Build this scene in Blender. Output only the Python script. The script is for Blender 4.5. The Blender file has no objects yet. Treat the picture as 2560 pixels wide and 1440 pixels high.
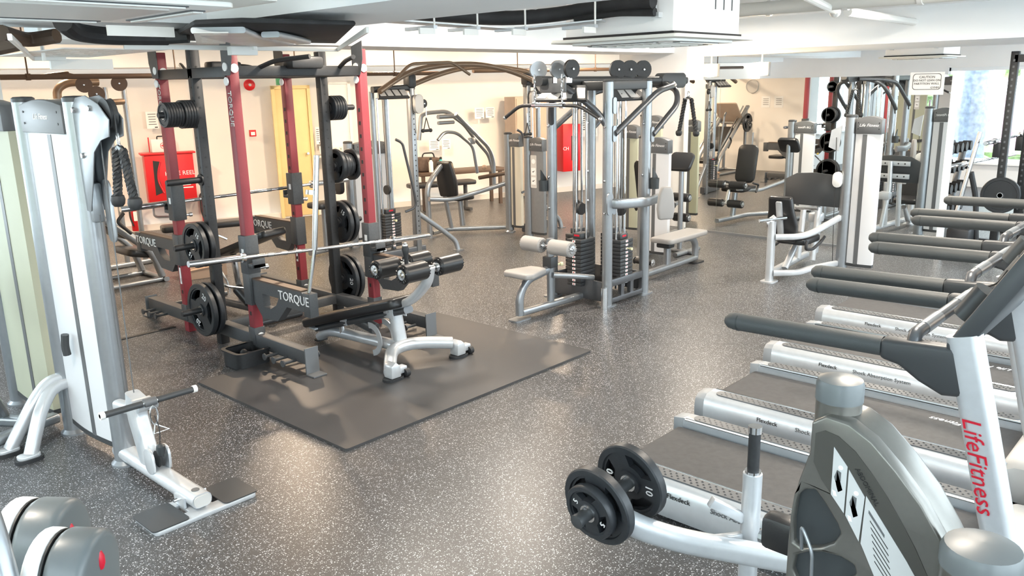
import bpy, bmesh, math, random
from mathutils import Vector as V, Matrix
from mathutils.geometry import tessellate_polygon
random.seed(7)
PI = math.pi
scn = bpy.context.scene
COL = scn.collection

# ------------------------------------------------------------------ camera
YAW, PITCH, ROLL, FPX = math.radians(42.71), math.radians(13.87), math.radians(-1.24), 2065.0
cd = bpy.data.cameras.new('camera')
cd.sensor_width = 36.0
cd.lens = FPX / 2560 * 36
cd.clip_start = 0.05
cam = bpy.data.objects.new('camera', cd)
COL.objects.link(cam)
fw = V((math.cos(YAW) * math.cos(PITCH), math.sin(YAW) * math.cos(PITCH), -math.sin(PITCH)))
rt = fw.cross(V((0, 0, 1))).normalized()
up = rt.cross(fw)
r2 = rt * math.cos(ROLL) + up * math.sin(ROLL)
u2 = -rt * math.sin(ROLL) + up * math.cos(ROLL)
cam.matrix_world = Matrix(((r2.x, u2.x, -fw.x, 0), (r2.y, u2.y, -fw.y, 0), (r2.z, u2.z, -fw.z, 2.0), (0, 0, 0, 1)))
scn.camera = cam

# ------------------------------------------------------------------ world, daylight, exposure
w = bpy.data.worlds.new('sky')
scn.world = w
w.use_nodes = True
bg = w.node_tree.nodes['Background']
bg.inputs[0].default_value = (0.86, 0.94, 1.0, 1)
bg.inputs[1].default_value = 3.8
scn.view_settings.view_transform = 'Standard'
scn.view_settings.look = 'None'
scn.view_settings.gamma = 1.0
scn.view_settings.use_curve_mapping = False
scn.view_settings.exposure = 1.14


def window_portal(loc, nrm, sx, sy):
    l = bpy.data.lights.new('window_daylight', 'AREA')
    l.shape = 'RECTANGLE'
    l.size, l.size_y = sx, sy
    l.cycles.is_portal = True
    o = bpy.data.objects.new('window_daylight', l)
    o.location = loc
    o.rotation_euler = V(nrm).to_track_quat('-Z', 'Y').to_euler()
    COL.objects.link(o)


def ceiling_lamp(loc, energy, size, col):
    l = bpy.data.lights.new('ceiling_light', 'AREA')
    l.shape = 'DISK'
    l.size = size
    l.energy = energy
    l.color = col
    o = bpy.data.objects.new('ceiling_light', l)
    o.location = loc
    COL.objects.link(o)


# ------------------------------------------------------------------ materials
MATS = {}


def mat(name, col, rough=0.5, metal=0.0, emit=0, noise=0, nscale=40, bump=0, spec=0.5, alpha=None):
    m = bpy.data.materials.new(name)
    m.use_nodes = True
    nt = m.node_tree
    b = nt.nodes['Principled BSDF']
    b.inputs['Base Color'].default_value = (*col, 1)
    b.inputs['Roughness'].default_value = rough
    b.inputs['Metallic'].default_value = metal
    b.inputs['Specular IOR Level'].default_value = spec
    if emit:
        b.inputs['Emission Color'].default_value = (*col, 1)
        b.inputs['Emission Strength'].default_value = emit
    if noise or bump:
        tc = nt.nodes.new('ShaderNodeTexCoord')
        n = nt.nodes.new('ShaderNodeTexNoise')
        n.inputs['Scale'].default_value = nscale
        n.inputs['Detail'].default_value = 4
        nt.links.new(tc.outputs['Object'], n.inputs['Vector'])
        if noise:
            r = nt.nodes.new('ShaderNodeValToRGB')
            a = [max(0, c * (1 - noise)) for c in col]
            d = [min(1, c * (1 + noise)) for c in col]
            r.color_ramp.elements[0].position = 0.3
            r.color_ramp.elements[1].position = 0.7
            r.color_ramp.elements[0].color = (*a, 1)
            r.color_ramp.elements[1].color = (*d, 1)
            nt.links.new(n.outputs['Fac'], r.inputs['Fac'])
            nt.links.new(r.outputs['Color'], b.inputs['Base Color'])
        if bump:
            bp = nt.nodes.new('ShaderNodeBump')
            bp.inputs['Strength'].default_value = bump
            bp.inputs['Distance'].default_value = 0.004
            nt.links.new(n.outputs['Fac'], bp.inputs['Height'])
            nt.links.new(bp.outputs['Normal'], b.inputs['Normal'])
    MATS[name] = m
    return m


mat('silver', (0.33, 0.348, 0.365), 0.30, 0.68, noise=0.03, nscale=25)
mat('silver_dark', (0.13, 0.135, 0.143), 0.34, 0.6, noise=0.04, nscale=25)
mat('silver_light', (0.60, 0.62, 0.64), 0.30, 0.4, noise=0.03, nscale=25)
mat('chrome', (0.80, 0.81, 0.82), 0.14, 1.0)
mat('dark_metal', (0.075, 0.078, 0.082), 0.5, 0.2, noise=0.1, nscale=90, bump=0.1)
mat('black_metal', (0.03, 0.031, 0.033), 0.45, 0.2, noise=0.1, nscale=90)
mat('rail_grey', (0.058, 0.064, 0.066), 0.55, 0.0, bump=0.15, nscale=350)
mat('panel_grey', (0.048, 0.051, 0.054), 0.42, 0.1)
mat('cap_grey', (0.12, 0.125, 0.13), 0.4, 0.1)
mat('rubber', (0.022, 0.023, 0.025), 0.55, noise=0.15, nscale=60, bump=0.1)
mat('plate_rubber', (0.024, 0.027, 0.031), 0.42, noise=0.1, nscale=60, bump=0.15)
mat('vinyl', (0.018, 0.018, 0.019), 0.33, bump=0.08, nscale=220)
mat('vinyl_grey', (0.33, 0.32, 0.31), 0.4, bump=0.08, nscale=220)
mat('red_paint', (0.27, 0.036, 0.046), 0.48, noise=0.06, nscale=200, bump=0.12)
mat('fire_red', (0.62, 0.015, 0.02), 0.35)
mat('white_panel', (0.66, 0.67, 0.69), 0.45, noise=0.02, nscale=4)
mat('beige_panel', (0.44, 0.45, 0.34), 0.5, noise=0.03, nscale=4)
mat('cream_panel', (0.62, 0.58, 0.48), 0.5, noise=0.03, nscale=4)
mat('white_paint', (0.80, 0.81, 0.82), 0.6, noise=0.015, nscale=3)
mat('wall_paint', (0.82, 0.785, 0.735), 0.7, noise=0.02, nscale=2)
mat('ceil_paint', (0.90, 0.93, 0.95), 0.7, noise=0.02, nscale=1.5)
mat('white_plastic', (0.82, 0.82, 0.80), 0.4)
mat('off_white', (0.70, 0.70, 0.66), 0.45)
mat('letter_white', (0.85, 0.85, 0.85), 0.5)
mat('letter_black', (0.02, 0.02, 0.02), 0.5)
mat('letter_red', (0.55, 0.01, 0.03), 0.4)
mat('letter_yellow', (0.75, 0.72, 0.45), 0.5)
mat('yellow', (0.80, 0.62, 0.12), 0.4)
mat('door_yellow', (0.80, 0.62, 0.30), 0.5, noise=0.04, nscale=5)
mat('green', (0.02, 0.45, 0.15), 0.4)
mat('pipe_brown', (0.10, 0.065, 0.045), 0.5, 0.2)
mat('cabinet_brown', (0.42, 0.33, 0.26), 0.55, noise=0.05, nscale=6)
mat('cardboard', (0.45, 0.31, 0.22), 0.7)
mat('insulation', (0.018, 0.018, 0.02), 0.7, noise=0.3, nscale=14, bump=0.4)
mat('galvanised', (0.62, 0.65, 0.68), 0.4, 0.5, noise=0.08, nscale=9)
mat('paper', (0.86, 0.86, 0.85), 0.7)
mat('grey_plastic', (0.30, 0.31, 0.32), 0.42)
mat('mid_plastic', (0.125, 0.14, 0.145), 0.36)
mat('pale_plastic', (0.58, 0.57, 0.55), 0.42)
mat('bronze_shroud', (0.17, 0.165, 0.15), 0.28, 0.6, noise=0.03, nscale=60)
mat('bronze_tube', (0.27, 0.20, 0.145), 0.3, 0.6)
mat('panel_bronze', (0.075, 0.072, 0.064), 0.4, 0.3)
mat('placard_grey', (0.52, 0.53, 0.53), 0.4)
mat('dark_plastic', (0.035, 0.04, 0.043), 0.4)
mat('belt', (0.055, 0.055, 0.057), 0.6, noise=0.15, nscale=30, bump=0.1)
mat('steel_stack', (0.05, 0.052, 0.055), 0.45, 0.2)
mat('teal', (0.05, 0.45, 0.50), 0.4)
mat('bag', (0.10, 0.07, 0.055), 0.8, noise=0.2, nscale=25)
mat('window_frame', (0.78, 0.82, 0.86), 0.4)
mat('lamp_warm', (1.0, 0.74, 0.42), 0.5, emit=60)
mat('lamp_disc', (1.0, 0.86, 0.68), 0.5, emit=6)
mat('leaf', (0.22, 0.32, 0.13), 0.7, noise=0.5, nscale=12)
mat('pave', (0.55, 0.55, 0.53), 0.8, noise=0.08, nscale=5)
mat('mural_pink', (0.80, 0.35, 0.52), 0.7, noise=0.55, nscale=5)
mat('outside_blue', (0.20, 0.25, 0.33), 0.6, noise=0.35, nscale=11)
mat('mirror', (0.90, 0.92, 0.91), 0.01, 1.0)


def floor_material(name, base, flecks, rough):
    m = bpy.data.materials.new(name)
    m.use_nodes = True
    nt = m.node_tree
    b = nt.nodes['Principled BSDF']
    tc = nt.nodes.new('ShaderNodeTexCoord')
    big = nt.nodes.new('ShaderNodeTexNoise')
    big.inputs['Scale'].default_value = 1.2
    big.inputs['Detail'].default_value = 5
    nt.links.new(tc.outputs['Object'], big.inputs['Vector'])
    rb = nt.nodes.new('ShaderNodeValToRGB')
    rb.color_ramp.elements[0].position = 0.35
    rb.color_ramp.elements[1].position = 0.68
    rb.color_ramp.elements[0].color = (*[c * 0.88 for c in base], 1)
    rb.color_ramp.elements[1].color = (*[c * 1.12 for c in base], 1)
    nt.links.new(big.outputs['Fac'], rb.inputs['Fac'])
    col = rb.outputs['Color']
    if flecks:
        warp = nt.nodes.new('ShaderNodeTexNoise')
        warp.inputs['Scale'].default_value = 60
        nt.links.new(tc.outputs['Object'], warp.inputs['Vector'])
        mx = nt.nodes.new('ShaderNodeMixRGB')
        mx.blend_type = 'ADD'
        mx.inputs[0].default_value = 0.012
        nt.links.new(tc.outputs['Object'], mx.inputs[1])
        nt.links.new(warp.outputs['Color'], mx.inputs[2])
        for sc, th, gate, c in flecks:
            vo = nt.nodes.new('ShaderNodeTexVoronoi')
            vo.inputs['Scale'].default_value = sc
            nt.links.new(mx.outputs[0], vo.inputs['Vector'])
            lt = nt.nodes.new('ShaderNodeMath')
            lt.operation = 'LESS_THAN'
            lt.inputs[1].default_value = th
            nt.links.new(vo.outputs['Distance'], lt.inputs[0])
            sep = nt.nodes.new('ShaderNodeSeparateColor')
            nt.links.new(vo.outputs['Color'], sep.inputs[0])
            g = nt.nodes.new('ShaderNodeMath')
            g.operation = 'GREATER_THAN'
            g.inputs[1].default_value = gate
            nt.links.new(sep.outputs[0], g.inputs[0])
            mu = nt.nodes.new('ShaderNodeMath')
            mu.operation = 'MULTIPLY'
            nt.links.new(lt.outputs[0], mu.inputs[0])
            nt.links.new(g.outputs[0], mu.inputs[1])
            mm = nt.nodes.new('ShaderNodeMixRGB')
            nt.links.new(mu.outputs[0], mm.inputs[0])
            nt.links.new(col, mm.inputs[1])
            mm.inputs[2].default_value = (*c, 1)
            col = mm.outputs[0]
    nt.links.new(col, b.inputs['Base Color'])
    b.inputs['Roughness'].default_value = rough
    bp = nt.nodes.new('ShaderNodeBump')
    bp.inputs['Strength'].default_value = 0.12
    bp.inputs['Distance'].default_value = 0.003
    fn = nt.nodes.new('ShaderNodeTexNoise')
    fn.inputs['Scale'].default_value = 160
    nt.links.new(tc.outputs['Object'], fn.inputs['Vector'])
    nt.links.new(fn.outputs['Fac'], bp.inputs['Height'])
    nt.links.new(bp.outputs['Normal'], b.inputs['Normal'])
    MATS[name] = m


floor_material('floor_rubber', (0.052, 0.0515, 0.052),
               [(100, 0.31, 0.62, (0.55, 0.56, 0.58)), (165, 0.32, 0.58, (0.36, 0.37, 0.39))], 0.35)
floor_material('mat_rubber', (0.058, 0.057, 0.058), [], 0.42)


def glass_mat():
    m = bpy.data.materials.new('window_glass')
    m.use_nodes = True
    nt = m.node_tree
    nt.nodes.remove(nt.nodes['Principled BSDF'])
    out = nt.nodes['Material Output']
    t = nt.nodes.new('ShaderNodeBsdfTransparent')
    t.inputs[0].default_value = (0.94, 0.97, 0.98, 1)
    g = nt.nodes.new('ShaderNodeBsdfGlossy')
    g.inputs['Roughness'].default_value = 0.02
    x = nt.nodes.new('ShaderNodeMixShader')
    x.inputs[0].default_value = 0.06
    nt.links.new(t.outputs[0], x.inputs[1])
    nt.links.new(g.outputs[0], x.inputs[2])
    nt.links.new(x.outputs[0], out.inputs['Surface'])
    MATS['window_glass'] = m


glass_mat()


# ------------------------------------------------------------------ mesh helpers
def rr(w, h, r, k=3):
    """rounded rectangle outline"""
    r = min(r, w / 2 - 1e-4, h / 2 - 1e-4)
    o = []
    for cx, cy, a0 in ((w / 2 - r, h / 2 - r, 0), (-w / 2 + r, h / 2 - r, 90), (-w / 2 + r, -h / 2 + r, 180), (w / 2 - r, -h / 2 + r, 270)):
        for i in range(k + 1):
            a = math.radians(a0 + 90 * i / k)
            o.append((cx + r * math.cos(a), cy + r * math.sin(a)))
    return o


def circ(r, n=12, cx=0, cy=0):
    return [(cx + r * math.cos(2 * PI * i / n), cy + r * math.sin(2 * PI * i / n)) for i in range(n)]


def arc(cx, cy, r, a0, a1, n):
    return [(cx + r * math.cos(math.radians(a0 + (a1 - a0) * i / n)), cy + r * math.sin(math.radians(a0 + (a1 - a0) * i / n))) for i in range(n + 1)]


def fillet(pts, f, k=5):
    pts = [V(p) for p in pts]
    if not f or len(pts) < 3:
        return pts
    o = [pts[0]]
    for i in range(1, len(pts) - 1):
        p, a, b = pts[i], pts[i - 1] - pts[i], pts[i + 1] - pts[i]
        d = min(f, a.length * 0.49, b.length * 0.49)
        p0, p1 = p + a.normalized() * d, p + b.normalized() * d
        for j in range(k + 1):
            t = j / k
            o.append(p0 * (1 - t) ** 2 + p * 2 * t * (1 - t) + p1 * t * t)
    o.append(pts[-1])
    return o


class MB:
    def __init__(s):
        s.v = []
        s.f = []

    def add(s, vs, fs):
        k = len(s.v)
        s.v += [V(x) for x in vs]
        s.f += [tuple(i + k for i in f) for f in fs]
        return s

    def box(s, c, size, rot=None):
        x, y, z = size[0] / 2, size[1] / 2, size[2] / 2
        vs = [V((i, j, k)) for i in (-x, x) for j in (-y, y) for k in (-z, z)]
        if rot is not None:
            if isinstance(rot, (int, float)):
                rot = Matrix.Rotation(rot, 3, 'Z')
            vs = [rot @ q for q in vs]
        return s.add([q + V(c) for q in vs], [(0, 1, 3, 2), (4, 6, 7, 5), (0, 4, 5, 1), (2, 3, 7, 6), (0, 2, 6, 4), (1, 5, 7, 3)])

    def span(s, a, b):
        return s.box([(a[i] + b[i]) / 2 for i in range(3)], [abs(a[i] - b[i]) for i in range(3)])

    def tube(s, pts, r, fil=0, n=10, prof=None, up=None, k=5, r1=None, closed=False):
        P = fillet(pts, fil, k)
        pr = prof or circ(1.0, n)
        m = len(pr)
        d = (P[1] - P[0]).normalized()
        u = V(up) if up else (V((0, 0, 1)) if abs(d.z) < 0.95 else V((0, 1, 0)))
        b = (u - d * u.dot(d)).normalized()
        a = d.cross(b)
        vs = []
        N = len(P)
        for i in range(N):
            if i == 0:
                t = P[1] - P[0]
            elif i == N - 1:
                t = P[-1] - P[-2]
            else:
                t = (P[i + 1] - P[i]).normalized() + (P[i] - P[i - 1]).normalized()
            t = t.normalized()
            b = (b - t * b.dot(t)).normalized()
            a = t.cross(b)
            sc = (1.0 if prof else (r if r1 is None else r + (r1 - r) * i / (N - 1)))
            for x, y in pr:
                vs.append(P[i] + a * (x * sc) + b * (y * sc))
        fs = []
        for i in range(N - 1):
            for j in range(m):
                q = (j + 1) % m
                fs.append((i * m + j, i * m + q, (i + 1) * m + q, (i + 1) * m + j))
        fs.append(tuple(reversed(range(m))))
        fs.append(tuple(range((N - 1) * m, N * m)))
        return s.add(vs, fs)

    def cyl(s, a, b, r, r1=None, n=16):
        return s.tube([a, b], r, n=n, r1=r1)

    def lathe(s, prof, o, ax=(0, 0, 1), n=20):
        """prof: (radius, height) list along axis"""
        ax = V(ax).normalized()
        u = V((0, 0, 1)) if abs(ax.z) < 0.9 else V((1, 0, 0))
        a = ax.cross(u).normalized()
        b = ax.cross(a)
        o = V(o)
        vs, fs = [], []
        m = len(prof)
        for r, h in prof:
            for i in range(n):
                t = 2 * PI * i / n
                vs.append(o + ax * h + (a * math.cos(t) + b * math.sin(t)) * max(r, 1e-5))
        for j in range(m - 1):
            for i in range(n):
                q = (i + 1) % n
                fs.append((j * n + i, j * n + q, (j + 1) * n + q, (j + 1) * n + i))
        fs.append(tuple(reversed(range(n))))
        fs.append(tuple(range((m - 1) * n, m * n)))
        return s.add(vs, fs)

    def ball(s, c, r, n=12, sc=(1, 1, 1)):
        k = n // 2
        pr = [(r * math.sin(PI * i / k), -r * math.cos(PI * i / k)) for i in range(k + 1)]
        t = MB().lathe(pr, (0, 0, 0), n=n)
        return s.add([V(c) + V((q.x * sc[0], q.y * sc[1], q.z * sc[2])) for q in t.v], t.f)

    def prism(s, poly, o, a, b, t, holes=()):
        """poly in (a,b) coordinates at origin o, extruded by t along a x b; holes: outlines"""
        o, a, b = V(o), V(a).normalized(), V(b).normalized()
        nrm = a.cross(b)
        loops = [poly] + list(holes)
        flat = [q for l in loops for q in l]
        n = len(flat)
        vs = [o + a * x + b * y for x, y in flat] + [o + a * x + b * y + nrm * t for x, y in flat]
        if holes:
            tri = tessellate_polygon([[V((x, y, 0)) for x, y in l] for l in loops])
        else:
            tri = [tuple(range(n))]
        fs = [tuple(reversed(f)) for f in tri] + [tuple(i + n for i in f) for f in tri]
        k = 0
        for l in loops:
            m = len(l)
            for i in range(m):
                j = (i + 1) % m
                fs.append((k + i, k + j, k + j + n, k + i + n))
            k += m
        return s.add(vs, fs)

    def put(s, name, m, T=None, bevel=0, label=None, kind=None, seg=2, smooth=35, flip=True):
        loc = V((0, 0, 0))
        if T is not None:
            r = T
            while r.parent:
                r = r.parent
            loc = V(r.location)
        me = bpy.data.meshes.new(name)
        me.from_pydata([tuple(q - loc) for q in s.v], [], s.f)
        bm = bmesh.new()
        bm.from_mesh(me)
        if flip:
            bmesh.ops.recalc_face_normals(bm, faces=bm.faces)
        if bevel:
            ed = [e for e in bm.edges if len(e.link_faces) == 2 and e.calc_face_angle(0) > 0.6]
            bmesh.ops.bevel(bm, geom=ed, offset=bevel, segments=seg, affect='EDGES', profile=0.5, clamp_overlap=True)
        bm.to_mesh(me)
        bm.free()
        for p in me.polygons:
            p.use_smooth = True
        me.set_sharp_from_angle(angle=math.radians(smooth))
        me.materials.append(MATS[m])
        o = bpy.data.objects.new(name, me)
        COL.objects.link(o)
        if T is not None:
            o.parent = T
        if label:
            o['label'] = label
        if kind:
            o['kind'] = kind
        return o

    def solo(s, name, m, label, cat, group=None, bevel=0, base=None, smooth=35):
        """one-mesh thing: origin at the centre of its base"""
        xs = [q.x for q in s.v]
        ys = [q.y for q in s.v]
        zs = [q.z for q in s.v]
        c = V(((min(xs) + max(xs)) / 2, (min(ys) + max(ys)) / 2, min(zs)))
        s.v = [q - c for q in s.v]
        o = s.put(name, m, None, bevel, smooth=smooth)
        o.location = c
        return tag(o, label, cat, group)

    def struct(s, name, m, bevel=0):
        o = s.put(name, m, None, bevel)
        o['kind'] = 'structure'
        return o


def tag(o, label, cat, group=None):
    o['label'] = label
    o['category'] = cat
    if group:
        o['group'] = group
    return o


def thing(name, label, cat, loc, group=None):
    o = bpy.data.objects.new(name, None)
    o.empty_display_size = 0.1
    COL.objects.link(o)
    o.location = loc
    return tag(o, label, cat, group)


KIDS = {}


def dup(root, loc, label=None, rz=0, skip=()):
    r = root.copy()
    COL.objects.link(r)
    r.location = loc
    r.rotation_euler = (0, 0, rz)
    if label:
        r['label'] = label
    for ch in list(root.children):
        if ch.name.split('.')[0] in skip:
            continue
        c = ch.copy()
        COL.objects.link(c)
        c.parent = r
        for g in list(ch.children):
            d = g.copy()
            COL.objects.link(d)
            d.parent = c
    return r


TXT = {}


def text_mb(txt, size, o, right, upv, depth=0.002, align='CENTER', shear=0.0, spacing=1.0):
    """lettering as solid letters; o is the anchor at mid-height of the line"""
    key = (txt, align, shear, spacing)
    if key not in TXT:
        cu = bpy.data.curves.new('lettering', 'FONT')
        cu.body = txt
        cu.align_x = align
        cu.align_y = 'CENTER'
        cu.shear = shear
        cu.space_character = spacing
        cu.resolution_u = 2
        cu.extrude = 0.5
        ob = bpy.data.objects.new('lettering', cu)
        COL.objects.link(ob)
        dg = bpy.context.evaluated_depsgraph_get()
        me = ob.evaluated_get(dg).to_mesh()
        TXT[key] = ([V(q.co) for q in me.vertices], [tuple(p.vertices) for p in me.polygons])
        ob.evaluated_get(dg).to_mesh_clear()
        bpy.data.objects.remove(ob)
        bpy.data.curves.remove(cu)
    vs, fs = TXT[key]
    a, b = V(right).normalized(), V(upv).normalized()
    nrm = a.cross(b)
    o = V(o)
    m = MB()
    m.add([o + a * (q.x * size) + b * (q.y * size) + nrm * (q.z * 2 * depth) for q in vs], fs)
    return m


X, Y, Z = V((1, 0, 0)), V((0, 1, 0)), V((0, 0, 1))
# ------------------------------------------------------------------ the room
ZC, ZB = 2.75, 2.36          # slab underside, beam underside
W0, WE, WN = V((5.18, 12.23, 0)), V((0.94656, -0.32254, 0)), V((-0.32254, -0.94656, 0))   # far wall: start, direction, normal into the room


def FWP(u, off, z):
    return W0 + WE * u + WN * off + V((0, 0, z))


plan = [(-1.6, -1.6), (16.8, -1.6), (16.8, 8.27), (2.25, 13.23), (2.25, 7.55), (-1.6, 7.55)]
MB().prism(plan, (0, 0, -0.1), X, Y, 0.1).struct('floor', 'floor_rubber')
MB().prism(plan, (0, 0, ZC), X, Y, 0.12).struct('ceiling', 'ceil_paint')
MB().prism([(0, 0), (15.3, 0), (15.3, 0.15), (0, 0.15)], FWP(-3.1, -0.15, 0), WE, -WN, 2.9).struct('wall_far', 'wall_paint')


def wall_windows(name, o, a, length, nrm, wins, mat_, n0):
    """wall along a from o with window openings (u0,u1,z0,z1); nrm points into the room"""
    o, a, nrm = V(o), V(a), V(nrm)
    th = 0.15
    holes = [[(u0, z0), (u0, z1), (u1, z1), (u1, z0)] for u0, u1, z0, z1 in wins]
    flip = a.cross(Z).dot(nrm) > 0
    q = o if not flip else o
    m = MB().prism([(0, 0), (length, 0), (length, ZC), (0, ZC)], q, a, Z, (-th if flip else th), holes=holes)
    wall = m.struct(name, mat_)
    for i, (u0, u1, z0, z1) in enumerate(wins):
        wd = bpy.data.objects.new('window_%d' % (n0 + i), None)
        COL.objects.link(wd)
        wd['kind'] = 'structure'
        c = o + a * ((u0 + u1) / 2) - nrm * 0.08
        wd.location = (c.x, c.y, z0)
        fr = MB()
        t = 0.06
        k = max(1, round((u1 - u0) / 1.7))
        for e in range(k + 1):
            p = o + a * (u0 + (u1 - u0) * e / k) - nrm * 0.075
            fr.box((p.x, p.y, (z0 + z1) / 2), (t if abs(a.x) > .5 else .09, t if abs(a.y) > .5 else .09, z1 - z0))
        for z in (z0 + t / 2, z1 - t / 2):
            p = o + a * ((u0 + u1) / 2) - nrm * 0.075
            L = u1 - u0
            fr.box((p.x, p.y, z), (L if abs(a.x) > .5 else .09, L if abs(a.y) > .5 else .09, t))
        fr.put('window_frame', 'window_frame', wd)
        for e in range(k):
            ua, ub = u0 + (u1 - u0) * e / k, u0 + (u1 - u0) * (e + 1) / k
            p = o + a * ((ua + ub) / 2) - nrm * 0.075
            L = ub - ua
            MB().box((p.x, p.y, (z0 + z1) / 2), (L if abs(a.x) > .5 else .008, L if abs(a.y) > .5 else .008, z1 - z0)).put('pane', 'window_glass', wd)
        s = o + a * ((u0 + u1) / 2) + nrm * 0.03
        MB().box((s.x, s.y, z0 - 0.02), ((u1 - u0 + .1) if abs(a.x) > .5 else .12, (u1 - u0 + .1) if abs(a.y) > .5 else .12, .03)).put('window_sill', 'white_paint', wd)
        c2 = o + a * ((u0 + u1) / 2) - nrm * 0.3
        window_portal((c2.x, c2.y, (z0 + z1) / 2), nrm, (u1 - u0), (z1 - z0)) if abs(a.x) > .5 else window_portal((c2.x, c2.y, (z0 + z1) / 2), nrm, (u1 - u0), (z1 - z0))
    return wall


wall_windows('wall_left', (-1.6, -1.6, 0), Y, 9.15, X, [(0.4, 4.2, 0.7, 2.5), (4.6, 8.8, 0.7, 2.5)], 'white_paint', 1)
wall_windows('wall_right', (16.8, -1.6, 0), Y, 9.87, -X, [(0.3, 6.2, 0.45, 2.12), (7.2, 9.4, 0.6, 1.95)], 'white_paint', 3)
wall_windows('wall_front', (-1.6, -1.6, 0), X, 18.4, Y, [(1.2, 6.8, 0.4, 2.5), (7.2, 12.8, 0.4, 2.5), (13.2, 18.0, 0.4, 2.5)], 'white_paint', 5)
wall_windows('wall_stub', (-1.6, 7.55, 0), X, 3.6, -Y, [(0.3, 3.2, 0.8, 2.3)], 'white_paint', 8)
MB().span((2.0, 7.55, 0), (2.25, 13.3, ZC)).struct('wall_back_left', 'wall_paint')
# skirting along the far wall
MB().prism([(0, 0), (15.2, 0), (15.2, .02), (0, .02)], FWP(-3.1, 0.02, 0), WE, -WN, 0.09).struct('baseboard_far', 'wall_paint')

# white pillar left of the mirror
MB().span((10.05, 6.0, 0), (10.5, 7.1, ZC)).struct('wall_pillar', 'white_paint')
# beams
MB().span((2.42, -1.6, ZB), (3.22, 4.5, ZC)).struct('trim_1', 'ceil_paint')
MB().span((-1.6, 4.5, ZB), (3.22, 5.2, ZC)).struct('trim_2', 'ceil_paint')
MB().span((2.25, 6.2, ZB), (16.8, 6.85, ZC)).struct('trim_3', 'ceil_paint')
MB().span((10.2, -1.6, ZB), (12.6, 6.2, ZC)).struct('trim_4', 'ceil_paint')
# lower soffit towards the far wall
MB().prism([(0, 0), (15.2, 0), (15.2, .8), (0, .8)], FWP(-3.1, 0.8, 2.32), WE, -WN, 0.43).struct('trim_5', 'ceil_paint')
# floor joint strip left of the rack
MB().span((2.25, 6.86, 0), (3.1, 6.90, 0.006)).struct('trim_6', 'rubber')
MB().span((2.3, 6.9, 0.0), (2.36, 7.5, 0.004)).struct('trim_7', 'rubber')

# ------------------------------------------------------------------ outside the windows
o = MB().span((-40, -40, -0.7), (60, 40, -0.6)).put('ground_outside', 'pave')
o['kind'] = 'structure'


def hedge(c, size, label, n=70):
    m = MB()
    for i in range(n):
        p = [c[k] + random.uniform(-.5, .5) * size[k] for k in range(3)]
        m.ball(p, random.uniform(.16, .34), 6, (1, 1, .8))
    t = m.solo('hedge', 'leaf', label, 'hedge', 'hedges outside the windows')
    t['kind'] = 'stuff'
    return t


hedge((19.6, 2.6, 0.15), (1.0, 7, .4), 'low green hedge outside the far right window', 90)
hedge((24.5, 3.2, 2.9), (1.4, 5, 1.8), 'tall leafy bushes beyond the far right window', 130)
hedge((-4.2, 3.4, 1.6), (1.2, 8, 1.8), 'leafy bushes outside the left windows, seen in the mirror', 150)
MB().span((22.6, 3.2, -0.6), (22.7, 5.5, 1.5)).solo('mural_wall', 'mural_pink', 'pink patterned mural panel beyond the far right window', 'mural')
MB().tube([(18.2, 4.5, -.6), (18.2, 4.5, 3.2)], .3, n=16).solo('dotted_column', 'outside_blue', 'blue grey dotted column outside the far right window', 'column')

# ------------------------------------------------------------------ mirror partition
T = thing('mirror_partition', 'freestanding mirror partition wall with white edge trim behind the treadmills', 'mirror', (9.9, 4.3, 0))
y0, y1 = 2.66, 5.86
seams = [2.66, 4.0, 5.395, 5.86]
for a, b in zip(seams[:-1], seams[1:]):
    MB().span((9.885, a + .002, 0.03), (9.9, b - .002, 2.0)).put('mirror_pane', 'mirror', T)
MB().span((9.9, y0, 0), (9.96, y1, 2.0)).put('backing', 'white_paint', T)
MB().span((9.87, y0 - .05, 0), (9.98, y0, 2.02)).put('edge_trim', 'white_plastic', T)
MB().span((9.87, y1, 0), (9.98, y1 + .05, 2.02)).put('edge_trim', 'white_plastic', T)
MB().span((9.87, y0, 0), (9.885, y1, .03)).put('bottom_rail', 'silver', T)
T2 = thing('caution_sign', 'white caution sign in a rounded frame at the top of the mirror', 'sign', (9.88, 2.92, 1.8))
MB().span((9.878, 2.74, 1.79), (9.884, 3.09, 2.03)).put('sign_board', 'placard_grey', T2)
fr = rr(.29, .17, .03)
MB().prism(fr, (9.877, 2.915, 1.93), -Y, Z, .001, holes=[rr(.28, .16, .028)]).put('border', 'letter_black', T2)
for t_, z_, s_ in (('CAUTION', 1.978, .036), ('DO NOT LEAN ON', 1.943, .032), ('PARTITION WALL', 1.908, .032)):
    text_mb(t_, s_, (9.876, 2.915, z_), -Y, Z, .001).put('lettering', 'letter_black', T2)
text_mb('GYMM', .03, (9.876, 2.83, 1.866), -Y, Z, .001).put('lettering', 'letter_black', T2)

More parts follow.
